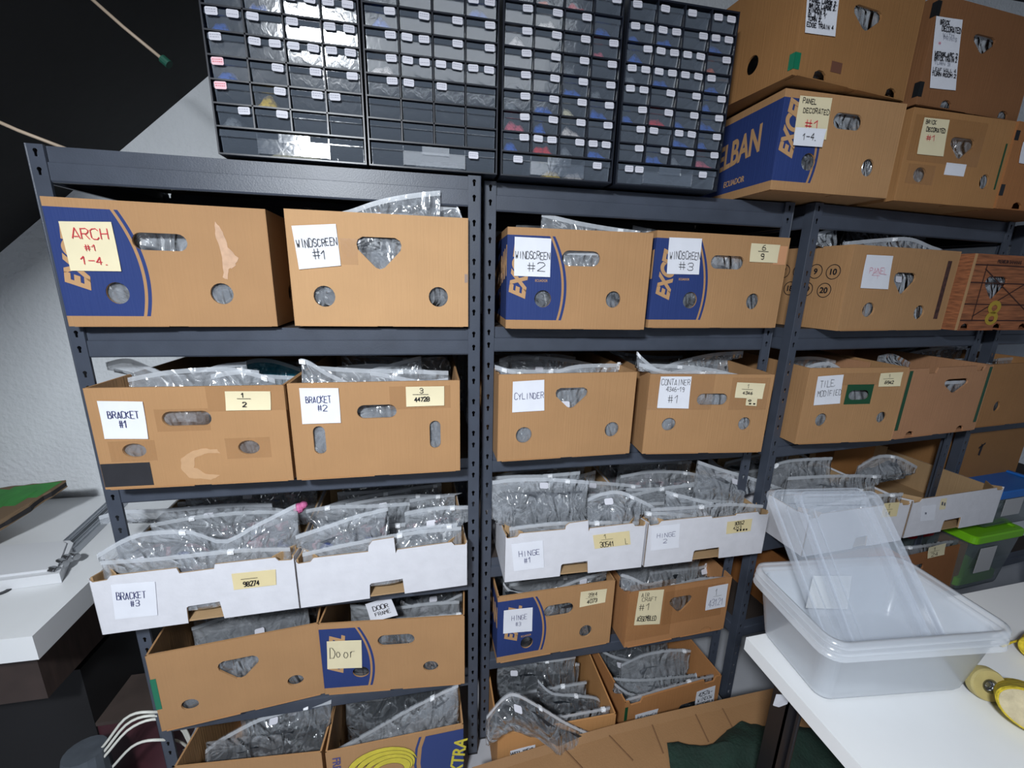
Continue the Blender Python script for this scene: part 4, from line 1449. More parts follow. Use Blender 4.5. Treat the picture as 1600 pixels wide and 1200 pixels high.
b = mkbox((1396, 313), (1555, 326), ZT)
T2 = b
banana_box('brown box with parcel tape and cream note BRICK DECORATED #1, on top', b, .228,
           hs(b, ('h', 1502, 232, 38, 34), ('c', 1437, 273, 20, 24), ('c', 1538, 284, 15, 24)), depth=.44, sideholes=False, base=(164, 120, 76))
note(b.root, quadpx(b, [(1443, 184), (1482, 188), (1472, 245), (1431, 241)]), M_CREAM,
     [('BRICK', .08, .84, .48, .94, M_INK, .0014), ('DECORATED', .16, .64, .9, .75, M_INK, .0015), ('#1', .22, .4, .58, .54, M_RED, .0014)], 38)
tape_px(b, 1432, 178, 1526, 262)
tape_px(b, 1420, 255, 1455, 290)
tape_px(b, 1479, 254, 1505, 276, M_WHITE, name='blank_sticker', label='blank white square sticker')
strip(b, b.w-.028, b.w-.022, .05, .17, M_DGREEN)
fill(b, 3, 'clear zip bag packed in the box BRICK DECORATED #1', (-.04, -.02), 113)

b = frame((2.405, -.050), (2.79, -.030), ZT)
banana_box('brown box cut by the right edge of the picture, on top of the shelves', b, .228, [], depth=.44, bottoms=[.09], sideholes=False, base=(160, 108, 66))
note(b.root, quadpx(b, [(1597, 222), (1640, 226), (1632, 262), (1590, 255)]), M_WHITE, [('BRICK', .1, .6, .8, .8, M_INK, .0016)], 39)
strip(b, -.0005, .016, .035, .065, M_BLKTAPE)
strip(b, -.0005, .016, .18, .205, M_BLKTAPE)

b = frame((1.602, -.112), (1.985, -.062), 2.036)
T4 = b
banana_box('upper brown box with a white list of seven lines, above the PANEL DECORATED box', b, .245,
           hs(b, ('h', 1355, 30, 46, 38)), depth=.44, bottoms=[.085, .335], base=(150, 108, 66))
note(b.root, quadpx(b, [(1262, -30), (1312, -22), (1303, 58), (1256, 52)]), M_WHITE,
     [('PANEL LARGE 2.', .06, .60, .96, .67, M_INK, .0018), ('BRICK LARGE 2.', .06, .50, .94, .57, M_INK, .0018), ('WINDOW 2.', .05, .41, .66, .48, M_INK, .0018), ('PLATE 1', .05, .32, .62, .39, M_INK, .0014),
      ('TURN 2.', .04, .24, .52, .31, M_INK, .0018), ('EDGE TRAIN 4', .03, .12, .9, .2, M_INK, .0016)], 40)
strip(b, -.0012, .016, .012, .045, M_GREEN, label='green tape on the corner', wrap=.014)
tape_px(b, 1300, 95, 1313, 116, mat('brown_stain', (104, 66, 50), .7), name='stain')
fill(b, 3, 'clear zip bag packed in the upper box with the seven-line list', (-.04, -.02), 115)
b = frame((2.032, -.056), (2.428, -.030), 2.036)
T5 = b
banana_box('upper brown box with a tall white list and black tape on its corner', b, .242,
           hs(b, ('h', 1537, 70, 36, 30)), depth=.44, bottoms=[.11, .335], sideholes=False, base=(132, 90, 58))
note(b.root, quadpx(b, [(1461, 26), (1502, 32), (1491, 142), (1451, 138)]), M_WHITE,
     [('BRICK', .16, .9, .5, .96, M_INK, .002), ('DECORATED', .24, .81, .96, .88, M_INK, .0018), ('with', .3, .74, .7, .79, M_FADE, .0008), ('PRINTS', .34, .69, .84, .74, M_FADE, .0008), ('#', .16, .62, .24, .66, M_PINK, .001),
      ('WEDGE ARC 2', .06, .47, .92, .52, M_INK, .0018), ('BRICK TRAIN 2', .06, .40, .92, .46, M_INK, .0018), ('TURN 3', .06, .34, .66, .38, M_FADE, .0008), ('LEAF WALL 4', .04, .25, .92, .30, M_INK, .0012), ('TURN ROOM 2', .02, .18, .94, .23, M_INK, .0018)], 41)
strip(b, -.001, .014, .018, .052, M_BLKTAPE, label='black tape on the corner', wrap=.012)
strip(b, -.001, .012, .195, .228, M_BLKTAPE, label='black tape on the corner', wrap=.012)
fill(b, 3, 'clear zip bag packed in the upper box with the tall list', (-.04, -.02), 117)

# ------------------------------------------------------------------ small-parts drawer cabinets on the top shelf
M_CAB = mat('cabinet_plastic', (26, 30, 40), .35, spec=.5)
M_DRW = clear('drawer_plastic', (136, 148, 164), .15, .10, .03, 60, .28, gloss=1.5)
M_SCR = mat('sticker_print', (150, 150, 164), .6)
RH, BH, CZ = .0425, .053, 1.8035


def drawer_mesh(w, h, big=False):
    """clear tray with a slanted label lip along its upper front edge"""
    g = G()
    lip = .012 if not big else .014
    T = .0012
    # lower front face leans back towards the bottom, the lip above stands proud
    for z0, z1, ya, yb in ((.0015, h-lip, .0056, .0015), (h-lip, h-.002, -.0035, -.0008)):
        g.add([(0, ya, z0), (w, ya, z0), (w, yb, z1), (0, yb, z1), (0, ya+T, z0), (w, ya+T, z0), (w, yb+T, z1), (0, yb+T, z1)],
              [(0, 1, 2, 3), (7, 6, 5, 4), (0, 4, 5, 1), (1, 5, 6, 2), (2, 6, 7, 3), (3, 7, 4, 0)])
    g.box(0, w, -.0035, .002, h-lip-.001, h-lip)
    for x in (0, w-T):
        g.box(x, x+T, .006, .125, .0015, h-.008)
        g.add([(x, .006, .0015), (x, .0015, h-.002), (x, .03, h-.008), (x+T, .006, .0015), (x+T, .0015, h-.002), (x+T, .03, h-.008)],
              [(0, 1, 2), (5, 4, 3), (0, 3, 4, 1), (1, 4, 5, 2)])
    g.box(0, w, .006, .125, .001, .0022)
    if big:
        for x in (w*.25, w*.75):
            g.box(x-.001, x+.001, -.002, .09, .003, h-.004)
        g.box(w*.40, w*.62, -.006, -.0045, h-.020, h-.003)
        g.box(w*.25, w*.75, -.0032, -.002, .004, h-.014)
    return g.build('drawer', M_DRW, data_only=True)


def sticker_mesh(seed, mats):
    rng = random.Random(seed)
    g = G()
    w, h = .0112, .0072
    pts = [(-w, -h+.002), (-w+.002, -h), (w-.002, -h), (w, -h+.002), (w, h-.002), (w-.002, h), (-w+.002, h), (-w, h-.002)]
    g.prism(pts[::-1], 0, .0005, 0)
    for r in range(2):
        x = -w+.002
        while x < w-.003 and rng.random() < .95:
            l = rng.uniform(.0015, .004)
            z = .0022-.0042*r
            g.add([(x, -.0003, z), (x+l, -.0003, z+rng.uniform(-.0003, .0003)), (x+l, -.0003, z+.0012), (x, -.0003, z+.0012)], [(0, 1, 2, 3)], 1)
            x += l+.0012
    return g.build('label_sticker', mats, data_only=True)


STK = [sticker_mesh(i, [M_STICK, M_SCR]) for i in range(4)]
STKP = sticker_mesh(9, [mat('pink_sticker', (238, 196, 204), .5), M_RED])
ORD = ['first', 'second', 'third', 'fourth', 'fifth', 'sixth', 'seventh', 'eighth']
CABN = ['leftmost drawer cabinet', 'second drawer cabinet from the left', 'third drawer cabinet from the left', 'rightmost drawer cabinet']
LUMP = {}


def lump_mesh(name, col, w, h, seed):
    m = parts_mat('lump_'+name, [col, tuple(min(255, int(c*1.15+8)) for c in col), tuple(int(c*.8) for c in col), col], 130, .2)
    off = Vector((seed*1.7, seed*.3, 0))
    g = G()
    n, k = 12, 8
    vs, fs = [], []
    for j in range(k+1):
        for i in range(n+1):
            x, y = w*i/n, .010+.09*j/k
            e = min(1, 3*min(i/n, 1-i/n)+.3)*min(1, 4*min(j/k, 1-j/k)+.45)
            z = .0026+h*e*(.75+.5*noise.noise(Vector((x*60, y*60, 0))+off))
            vs.append((x, y, z if 0 < i < n and 0 < j < k else z*.6))
    st = n+1
    for j in range(k):
        for i in range(n):
            a = j*st+i
            fs.append((a, a+1, a+st+1, a+st))
    b = len(vs)
    vs += [(x, y, .0024) for x, y, z in vs]
    for i in range(n):
        fs.append((i, i+b, i+1+b, i+1))
        a = k*st+i
        fs.append((a, a+1, a+1+b, a+b))
    for j in range(k):
        a = j*st
        fs.append((a, a+st, a+st+b, a+b))
        a += n
        fs.append((a, a+b, a+st+b, a+st))
    g.add(vs, fs)
    return g.build('plastic_parts', m, data_only=True, smooth=True)


COLS = {'b': ('blue', (34, 92, 190)), 'r': ('red', (206, 36, 44)), 'y': ('yellow', (226, 186, 60)), 'w': ('white', (214, 208, 206)),
        'o': ('orange', (222, 104, 60)), 'c': ('cream', (214, 208, 176)), 'p': ('pink and white', (206, 90, 110)), 'k': ('black', (28, 30, 34)), 'g': ('grey', (110, 116, 122))}


def cabinet(ci, x0, x1, y, layout, contents, bigstick, bigc, label):
    W, D, H = x1-x0, .145, BH+8*RH+.007
    t = thing('drawer_cabinet', label, 'drawer cabinet', (x0, y, CZ), 0, 'black drawer cabinets on the top shelf')
    g = G()
    g.box(0, .003, 0, D, 0, H)
    g.box(W-.003, W, 0, D, 0, H)
    g.box(.003, W-.003, D-.003, D, 0, H)
    g.box(.003, W-.003, 0, D-.003, 0, .003)
    g.box(.003, W-.003, 0, D-.003, H-.004, H)
    cw = (W-.006)/4
    for k in range(8):
        z = BH+RH*k
        g.box(.003, W-.003, 0, D-.003, z-.0015, z+.0015)
    for c in range(1, 4):
        g.box(.003+cw*c-.0014, .003+cw*c+.0014, 0, D-.003, BH+.0015, H-.004)
    g.build('frame', M_CAB, t)
    key = round(cw, 4)
    if key not in LUMP:
        LUMP[key] = drawer_mesh(cw-.006, RH-.004)
    dm = LUMP[key]
    for r in range(8):
        z = BH+RH*(7-r)+.002
        for c in range(4):
            xx = .003+cw*c+.003
            o = link('drawer', dm, t, (xx, .005, z))
            code = layout[r][c]
            sl = {'0': [], 'L': [.015], 'R': [cw-.006-.014], 'B': [.014, cw-.006-.015], 'P': [.014]}[code]
            for i, sx in enumerate(sl):
                s = link('label_sticker', STKP if code == 'P' else STK[(r*3+c+i) % 4], o, (sx, -.0050, RH-.0125))
                s.rotation_euler = (radians(-6), radians(((r*7+c*5+i*3) % 7)-3), 0)
            k = contents.get((r+1, c+1))
            if k:
                nm, col = COLS[k]
                lw = (cw-.006)*(.55 if (r+c) % 2 else .82)
                lm = link('plastic_parts', lump_mesh(nm.replace(' ', '_'), col, lw, .025, r*5+c), None, (x0+xx+.003, y+.003, CZ+z))
                tag(lm, '%s plastic parts, drawer in column %s, row %s up from the wide drawer, %s' % (nm, ['one', 'two', 'three', 'four'][c], ['one', 'two', 'three', 'four', 'five', 'six', 'seven', 'eight'][7-r], CABN[ci]), 'plastic parts', 'plastic parts in the small drawers', 'stuff')
    bd = link('wide_drawer', drawer_mesh(W-.012, BH-.006, True), t, (.006, .005, .003))
    for i, u in enumerate(bigstick):
        link('label_sticker', STK[i], bd, ((W-.012)*u, -.0062, BH-.019))
    for i, (u, wd, k) in enumerate(bigc):
        nm, col = COLS[k]
        lm = link('plastic_parts', lump_mesh(nm.replace(' ', '_'), col, wd, .022, i+40+ci), None, (x0+.008+W*u, y+.012, CZ+.004))
        tag(lm, '%s plastic parts in the wide bottom drawer of the %s' % (nm, CABN[ci]), 'plastic parts', 'plastic parts in the small drawers', 'stuff')
    return t


cabinet(0, .348, .644, -.012, ['0000', '0000', '00BB', 'BLLB', 'LBBB', 'PRRR', 'PRRL', 'RR00'],
        {(4, 1): 'b', (3, 2): 'b', (7, 2): 'y', (6, 1): 'b', (8, 1): 'g'}, [], [(.28, .11, 'c')], 'black cabinet of clear small drawers, the leftmost, with bright glare on its fronts')
cabinet(1, .649, .937, -.010, ['0000', '000B', 'RRRR', 'RBRR', 'RBBB', 'RLL0', '0000', '0000'],
        {(3, 1): 'b', (2, 4): 'b', (5, 1): 'w', (2, 1): 'g'}, [.82], [(.3, .12, 'g')], 'black cabinet of clear small drawers, second from left, two lowest small rows empty')
cabinet(2, .946, 1.226, -.008, ['00RR', 'RRR0', 'RRRR', 'RRRR', 'RRRR', 'RRRR', 'RRRR', 'RBRB'],
        {(8, 1): 'b', (8, 2): 'r', (8, 4): 'b', (7, 1): 'p', (7, 2): 'b', (7, 3): 'w', (6, 2): 'b', (6, 3): 'c', (6, 4): 'b', (5, 3): 'b', (5, 4): 'g', (4, 3): 'g', (3, 4): 'p', (3, 1): 'w', (2, 2): 'w', (2, 4): 'b', (1, 2): 'o', (1, 3): 'r', (4, 1): 'k', (5, 1): 'k', (8, 3): 'g', (6, 1): 'g'},
        [.13, .87], [(.36, .05, 'y'), (.56, .05, 'w')], 'black cabinet of clear small drawers, third from left, holding the most colours')
cabinet(3, 1.238, 1.524, -.004, ['LLLB', 'BBRB', 'RBBR', 'BBBL', 'BRRR', 'RRRR', 'RLBR', 'RRRR'],
        {(8, 2): 'b', (7, 3): 'b', (7, 4): 'b', (6, 1): 'b', (6, 2): 'r', (6, 3): 'b', (6, 4): 'b', (5, 4): 'b', (4, 2): 'b', (4, 4): 'b', (4, 1): 'g', (3, 1): 'b', (3, 4): 'o', (2, 1): 'b', (2, 2): 'b', (2, 4): 'b', (8, 3): 'g', (8, 4): 'p', (7, 1): 'k', (3, 3): 'k'},
        [.10, .20, .85], [(.3, .1, 'k')], 'black cabinet of clear small drawers, the rightmost, beside the brown boxes')

# ------------------------------------------------------------------ white desk at the left
M_DESK = mat('white_laminate', (222, 224, 226), .35, var=.02, vs=8)
M_DARKWOOD = mat('dark_wood', (58, 46, 42), .6, var=.25, vs=10, stretch=(1, 8, 1))
t = thing('desk', 'white desk with a thick top at the left, pushed against the wall', 'desk', (-.9, .24, 0))
T0 = Vector((-.9, .24, 0))


def slab(poly, z0, z1, bev=0):
    g = G()
    n = len(poly)
    g.add([(x, y, z0) for x, y in poly]+[(x, y, z1) for x, y in poly],
          [tuple(range(n-1, -1, -1)), tuple(range(n, 2*n))]+[(i, (i+1) % n, (i+1) % n+n, i+n) for i in range(n)])
    return g


def rel(poly, o):
    return [(x-o.x, y-o.y) for x, y in poly]


slab(rel([(-1.75, -.085), (-.128, -.102), (-.142, .20), (-.155, .585), (-1.75, .595)], T0), .685, .75).build('desk_top', M_DESK, t)
g = G()
g.box(.46, .70, -.27, .32, .50, .684)
g.box(-.7, .50, -.30, -.27, .58, .684)
g.build('apron', M_DARKWOOD, t)
for x, y in ((.10, -.28), (.10, .30), (-.78, -.28), (-.78, .30)):
    g = G()
    g.box(x-.025, x+.025, y-.025, y+.025, 0, .685)
    g.build('leg', M_DARKWOOD, t)

# flat white device with clips at its end
pts = [onz(q, .785) for q in ((-260, 925), (-40, 910), (92, 893), (114, 846), (108, 842), (0, 850), (-260, 860))]
o = T0*0+Vector((pts[2].x-.1, pts[2].y+.05, .75))
g = slab(rel([(p.x, p.y) for p in pts], o), .001, .030)
q = [(p.x-o.x, p.y-o.y) for p in pts]
c = (sum(a for a, _ in q)/7, sum(b_ for _, b_ in q)/7)
g2 = slab([(c[0]+(a-c[0])*.94, c[1]+(b_-c[1])*.84) for a, b_ in q], .030, .036)
g.add(g2.v, g2.f)
dv = g.build('flat_device', mat('device_white', (216, 218, 222), .3), None, loc=o)
tag(dv, 'flat white device lying on the left desk', 'device')
M_CHR = mat('chrome', (170, 172, 176), .22, metal=.9)
M_ALU = mat('aluminium', (176, 180, 186), .35, metal=.8)
g0 = G()
g0.tube([(0, 0, .012), (0, .028, .012)], .0115, 14, caps=True)
g0.tube([(0, .006, .012), (.0, .022, .012)], .0135, 14)
clip = g0.build('metal_clip', M_CHR, data_only=True, smooth=False)
for i, (px, py, s, rz) in enumerate(((88, 890, 1, 70), (98, 880, 1.05, 60), (108, 871, .95, 66), (117, 868, .9, 58))):
    p = onz((px+3, py), .782)
    k = link('metal_clip', clip, None, (p.x, p.y, .768), radians(rz))
    k.scale = (s*.8, s, s*.8)
    tag(k, 'small round metal clip in the row at the end of the flat white device', 'clip', 'metal clips on the left desk')
a, c = onz((119, 862), .76), onz((176, 806), .76)
d = (c-a).normalized()
nrm = Vector((-d.y, d.x, 0))
t = thing('metal_profile', 'pair of long aluminium rails lying on the left desk towards the shelf', 'rail', (a.x, a.y, .751), atan2(d.y, d.x))
for i, yy in enumerate((0, .034)):
    g = G()
    g.box(0, .30, yy, yy+.022, 0, .020)
    g.box(0, .30, yy+.004, yy+.006, .020, .024)
    g.box(0, .30, yy+.016, yy+.018, .020, .024)
    g.build('rail', M_ALU, t)
g = G()
for k in range(24):
    a0, a1 = 2*pi*k/24, 2*pi*(k+1)/24
    for z in (0, .002):
        pass
    g.add([(cos(q)*r, sin(q)*r, z) for q in (a0, a1) for r, z in ((.012, 0), (.022, 0), (.022, .003), (.012, .003))],
          [(3, 2, 6, 7), (2, 1, 5, 6), (0, 3, 7, 4)])
p = onz((2, 922), .752)
tag(g.build('metal_ring', mat('dark_metal', (60, 62, 66), .4, metal=.5), None, loc=(p.x, p.y, .7505)), 'dark flat ring on the left desk at the picture edge', 'ring')
# folder with worn edges, resting on a box outside the picture
p0, p1, p2 = at(104, 750, .40), at(2, 815, .27), at(0, 762, .47)
e = (p1-p0)*1.0
t = thing('folder', 'thick worn folder with a green cover jutting over the left desk', 'folder', p0)
L = [Vector((0, 0, 0)), (p1-p0), (p1-p0)*2.1+Vector((0, 0, .02)), (p2-p0)*2.1, (p2-p0)]


def sheet(poly, dz0, dz1, m, name, jag=0, shrink=1):
    g = G()
    rng = random.Random(3)
    P = []
    for i in range(len(poly)):
        a, b_ = poly[i], poly[(i+1) % len(poly)]
        for k in range(8):
            P.append((a.lerp(b_, k/8))*shrink+Vector((rng.uniform(-jag, jag), rng.uniform(-jag, jag), 0)))
    n = len(P)
    g.add([p+Vector((0, 0, dz0)) for p in P]+[p+Vector((0, 0, dz1)) for p in P],
          [tuple(range(n)), tuple(range(2*n-1, n-1, -1))]+[(i, i+n, (i+1) % n+n, (i+1) % n) for i in range(n)])
    return g.build(name, m, t)


sheet(L, -.024, -.020, mat('folder_board', (112, 92, 70), .8), 'back_board', .003)
sheet([p*.99 for p in L], -.020, -.006, mat('folder_pages', (34, 32, 34), .8), 'pages', .006)
sheet(L, -.006, 0, mat('folder_board', (112, 92, 70), .8), 'front_board', .004)
cv = [p*.92+(L[1]+L[4])*.035 for p in L]
sheet([p+Vector((0, .0, 0)) for p in cv], .0004, .0012, mat('cover_green', (52, 132, 56), .5, var=.2, vs=20), 'cover')
bx = p0+L[3]
g = G()
g.box(-.12, .12, -.13, .13, 0, bx.z-.024-.75-.004)
tag(g.build('cardboard_box', M_KRAFT, None, loc=(bx.x-.02, .44, .751)), 'cardboard box outside the left picture edge, under the worn folder', 'box')

# things under the desk
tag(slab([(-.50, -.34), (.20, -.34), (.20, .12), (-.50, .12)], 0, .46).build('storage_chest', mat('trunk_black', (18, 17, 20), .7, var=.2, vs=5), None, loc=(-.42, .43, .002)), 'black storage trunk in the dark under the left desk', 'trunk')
t = thing('maroon_box', 'dark maroon box under the left desk beside the steel post', 'box', (-.17, .155, .002))
g = G()
g.box(-.10, .10, -.06, .09, 0, .25)
g.build('box_body', mat('maroon', (66, 30, 38), .6, var=.3, vs=8), t)
g = G()
g.box(-.104, .104, -.064, .094, .25, .262)
g.build('box_lid', mat('brown_lid', (62, 52, 48), .7, var=.3, vs=8), t)
for i, (dy, z0, z1) in enumerate(((0, .30, .392), (.006, .285, .372), (.012, .272, .352), (.0, .215, .292))):
    g = G()
    P = [Vector((-.20, -.02-dy, z0-.06)), Vector((-.13, -.015-dy, z0-.005)), Vector((-.06, -.01, z1-.012)), Vector((.0, -.005+dy, z1-.012)), Vector((.03, .04, z1-.10)), Vector((.05, .06, .04)), Vector((.02+.03*i, .10, .006))]
    g.tube([cr(P, k/28) for k in range(29)], .0036, 8)
    tag(g.build('white_cable', mat('cable_white', (214, 214, 206), .4), None, smooth=True), ['top', 'second', 'third', 'lowest'][i]+' white cable arching from under the desk to the steel post', 'cable', 'white cables by the left post')
for i in range(3):
    g = G()
    P = [Vector((-.30+.05*i, .10, .006)), Vector((-.20, .03+.03*i, .008)), Vector((-.12+.03*i, .10+.04*i, .006)), Vector((.0, .16, .007)), Vector((.06, .08+.05*i, .006)), Vector((.12, .22, .006))]
    g.tube([cr(P, k/26) for k in range(27)], .0026, 6)
    tag(g.build('black_cable', mat('cable_black', (22, 22, 26), .4), None, smooth=True), ['nearest', 'middle', 'farthest'][i]+' thin black cable lying on the pale floor by the left post', 'cable', 'black cables on the floor')
g = G()
p = at(128, 1185, -.05)
g.tube([(0, 0, 0), (0, 0, .22), (.004, .01, .30)], [.055, .055, .045], 18)
tag(g.build('grey_roll', mat('grey_felt', (70, 76, 84), .8, var=.2, vs=20), None, smooth=False, loc=(p.x-.02, -.03, .002)), 'upright dark grey roll under the left desk', 'roll')

# ------------------------------------------------------------------ white table at the right
T0 = Vector((2.1, -.9, 0))
t = thing('table', 'white table at the right holding the stacked clear tubs', 'table', T0)
slab(rel([(1.499, -.374), (1.503, -1.75), (2.85, -1.75), (2.85, -.318)][::1], T0)[::1], .716, .75).build('table_top', M_DESK, t)
M_LEG = mat('black_leg', (26, 26, 30), .35)
for x, y in ((1.625, -.42), (2.72, -.42), (1.60, -1.65), (2.72, -1.65)):
    g = G()
    g.box(x-.022-T0.x, x+.022-T0.x, y-.004-T0.y, y-T0.y, 0, .715)
    g.box(x-.022-T0.x, x-.018-T0.x, y-.004-T0.y, y+.04-T0.y, 0, .715)
    g.tube([(x+.012-T0.x, y-.008-T0.y, 0), (x+.012-T0.x, y-.008-T0.y, .71)], .006, 8)
    g.build('leg', M_LEG, t)
g = G()
for yy in (-.44, -1.66):
    g.box(1.60-T0.x, 2.74-T0.x, yy-T0.y, yy+.03-T0.y, .69, .7155)
g.build('table_frame', M_LEG, t)
g = G()
p = at(1218, 1098, -.43)
g.add([(-.016, 0, .03), (.024, 0, .02), (.026, .004, -.012), (.006, .006, -.02), (-.014, .004, -.008)], [(0, 1, 2, 3, 4)])
g.add([(-.016, .001, .03), (.024, .001, .02), (.026, .005, -.012), (.006, .007, -.02), (-.014, .005, -.008)], [(4, 3, 2, 1, 0)])
tag(g.build('paper_scrap', M_WHITE, None, loc=(p.x, -.432, p.z)), 'white paper scrap stuck to the table leg under the white table', 'paper')

# nested clear tubs
M_TUB = clear('tub_plastic', (226, 232, 240), .30, .22, .0, 30, .40, gloss=.35)
M_LID = clear('lid_plastic', (216, 224, 236), .11, .14, .0, 30, .34, gloss=.3)


def rrect(w, d, r, n=5):
    P = []
    for cx, cy, a in ((w/2-r, d/2-r, 0), (-w/2+r, d/2-r, 90), (-w/2+r, -d/2+r, 180), (w/2-r, -d/2+r, 270)):
        for i in range(n+1):
            q = radians(a+90*i/n)
            P.append((cx+r*cos(q), cy+r*sin(q)))
    return P


def loft(rings, cap0=False, cap1=False):
    g = G()
    n = len(rings[0])
    vs = [v for r in rings for v in r]
    fs = [(i*n+k, i*n+(k+1) % n, (i+1)*n+(k+1) % n, (i+1)*n+k) for i in range(len(rings)-1) for k in range(n)]
    if cap0:
        fs.append(tuple(range(n-1, -1, -1)))
    if cap1:
        fs.append(tuple(range((len(rings)-1)*n, len(rings)*n)))
    g.add(vs, fs)
    return g


def tub_data():
    H = .140
    R = []

    def ring(w, d, r, z, dx=0, dy=0):
        return [(x+dx, y+dy, z) for x, y in rrect(w, d, r)]
    R.append(ring(.315, .165, .02, .004))
    R.append(ring(.325, .175, .024, .0))
    R.append(ring(.333, .183, .026, .008))
    R.append(ring(.372, .210, .028, H-.012))
    R.append(ring(.380, .218, .03, H-.010))
    R.append(ring(.384, .222, .03, H))
    R.append(ring(.400, .238, .034, H))
    R.append(ring(.404, .242, .035, H-.010))
    g = loft(R, True)
    # inner skin
    I = [ring(.311, .161, .02, .006), ring(.329, .179, .026, .012), ring(.368, .206, .028, H-.013)]
    g2 = loft(I, True)
    g.add(g2.v, g2.f)
    return g.build('tub', M_TUB, data_only=True, smooth=True)


TUB = tub_data()
tub_c = (1.705, -.466)
for k in range(3):
    o = link('clear_tub', TUB, None, (tub_c[0]+.002*k, tub_c[1]+.001*k, .7515+.0135*k), radians(-5.5+.4*k))
    tag(o, ['lowest of the three nested clear plastic tubs, standing on the white table', 'middle one of the three nested clear plastic tubs', 'topmost of the three nested clear plastic tubs, holding the leaning lids'][k], 'tub', 'nested clear tubs on the white table')
q = [at(1271, 900, -.385), at(1331, 900, -.385), at(1324, 952, -.395), at(1259, 950, -.395)]
g = G()
g.add([p for p in q]+[p+Vector((0, .0006, 0)) for p in q], [(0, 3, 2, 1), (4, 5, 6, 7), (0, 1, 5, 4), (2, 3, 7, 6)])
tag(g.build('paper_slip', mat('pale_note', (236, 238, 238), .6)), 'blank off-white note inside the clear tubs on the white table', 'note')


def lid(TL, TR, BL, BR, name, label):
    g = G()
    c = (TL+TR+BL+BR)/4
    ex = (TR-TL).normalized()
    ey = (TL-BL).normalized()
    nz = ex.cross(ey).normalized()
    if nz.y > 0:
        nz = -nz
    W_, H_ = ((TR-TL).length+(BR-BL).length)/2, ((TL-BL).length+(TR-BR).length)/2

    def S_(w, h, r, z):
        out = []
        for x, y in rrect(w, h, r):
            u, v = x/W_+.5, y/H_+.5
            p = (BL*(1-u)+BR*u)*(1-v)+(TL*(1-u)+TR*u)*v
            out.append(p+nz*z)
        return out
    R = [S_(W_-.075, H_-.075, .012, 0), S_(W_-.07, H_-.07, .014, 0), S_(W_-.066, H_-.066, .014, .006), S_(W_-.030, H_-.030, .018, .006), S_(W_-.026, H_-.026, .018, .001),
         S_(W_-.012, H_-.012, .02, .001), S_(W_-.010, H_-.010, .02, .010), S_(W_-.003, H_-.003, .022, .010), S_(W_, H_, .024, -.006)]
    R2 = [[p-nz*.0015 for p in r] for r in R]
    g1 = loft(R, True)
    g2 = loft(R2, True)
    g.add(g1.v, g1.f)
    g.add(g2.v, g2.f)
    o = g.build(name, M_LID, smooth=False)
    # put the origin at the sheet's lower edge
    o0 = (BL+BR)/2
    o.data.transform(Matrix.Translation(-o0))
    o.location = o0
    tag(o, label, 'lid', 'clear lids leaning in the tubs')


lid(Vector((1.528, -.322, 1.108)), Vector((1.795, -.322, 1.094)), Vector((1.585, -.505, .800)), Vector((1.835, -.525, .800)), 'clear_tray', 'rear one of the two clear lids leaning out of the tubs, its left edge showing')
lid(Vector((1.592, -.334, 1.106)), Vector((1.822, -.336, 1.090)), Vector((1.635, -.517, .800)), Vector((1.862, -.537, .800)), 'clear_tray', 'front one of the two clear lids leaning out of the tubs, shifted right')

# tape roll standing on edge, yellow rolls
M_OLIVE = mat('masking_tape', (170, 156, 104), .6, var=.1, vs=40)
M_YEL = mat('yellow_foam', (196, 172, 40), .85, var=.3, vs=60, bump=.8, bs=90)


def roll(name, label, cat, p, axis, R, r, L, m, endm=None, core=True, squash=1, tilt=None, group=None, flat=1):
    ax = Vector(axis).normalized()
    a = ax.cross(Vector((0, 0, 1))).normalized()
    b_ = a.cross(ax)*-1
    n = 32
    t = thing(name, label, cat, (p[0], p[1], p[2]), 0, group)

    def ringp(rad, s):
        return [a*cos(2*pi*k/n)*rad*squash+Vector((0, 0, 1))*0+b_*sin(2*pi*k/n)*rad*flat+ax*s for k in range(n)]
    prof = [(r, -L/2), (R*.94, -L/2), (R, -L/2+.004), (R, L/2-.004), (R*.94, L/2), (r, L/2)]
    g = loft([ringp(q, s) for q, s in prof]+[ringp(r, -L/2)])
    g.build('roll_body', m, t, smooth=False)
    if endm:
        g = loft([ringp(R*.90, -L/2-.0012), ringp(.001, -L/2-.003)])
        g.build('end_face', endm, t)
    if core:
        g = loft([ringp(r+.001, -L/2-.0008), ringp(r-.003, -L/2-.0008), ringp(r-.003, L/2), ringp(r+.001, L/2)])
        g.build('core', M_CHR, t, smooth=True)
        g = loft([ringp(r*.6, -L/2+.006), ringp(r*.15, -L/2+.002)], False, True)
        g.build('hub', M_CHR, t, smooth=True)
    return t


p = at(1546, 1050, -.585)
roll('tape_roll', 'olive tape roll with a metal core standing behind the clear tubs', 'tape roll', (p.x, -.585, .782), (.35, 1, -.35), .032, .013, .020, M_OLIVE, squash=1)
p = onz((1600, 1128), .775)
roll('yellow_roll', 'large yellow roll with a worn beige end face at the right edge of the table', 'roll', (p.x+.030, p.y+.012, .790), (.80, .42, -.42), .046, .004, .10, M_YEL, mat('beige_face', (176, 164, 134), .9, var=.25, vs=35, bump=.6, bs=60), False, squash=1.0, flat=.78)
p = onz((1612, 1010), .78)
roll('yellow_roll', 'smaller yellow roll at the right picture edge behind the large one', 'roll', (p.x+.02, p.y, .777), (.9, .3, -.1), .026, .004, .06, M_YEL, None, False)
g = G()
P = [onz((1566, 1010), .765), onz((1580, 1004), .772), onz((1600, 998), .775)]
g.tube(P, .0022, 6)
tag(g.build('yellow_string', M_YEL), 'short yellow cord from the smaller yellow roll to the tubs', 'cord')

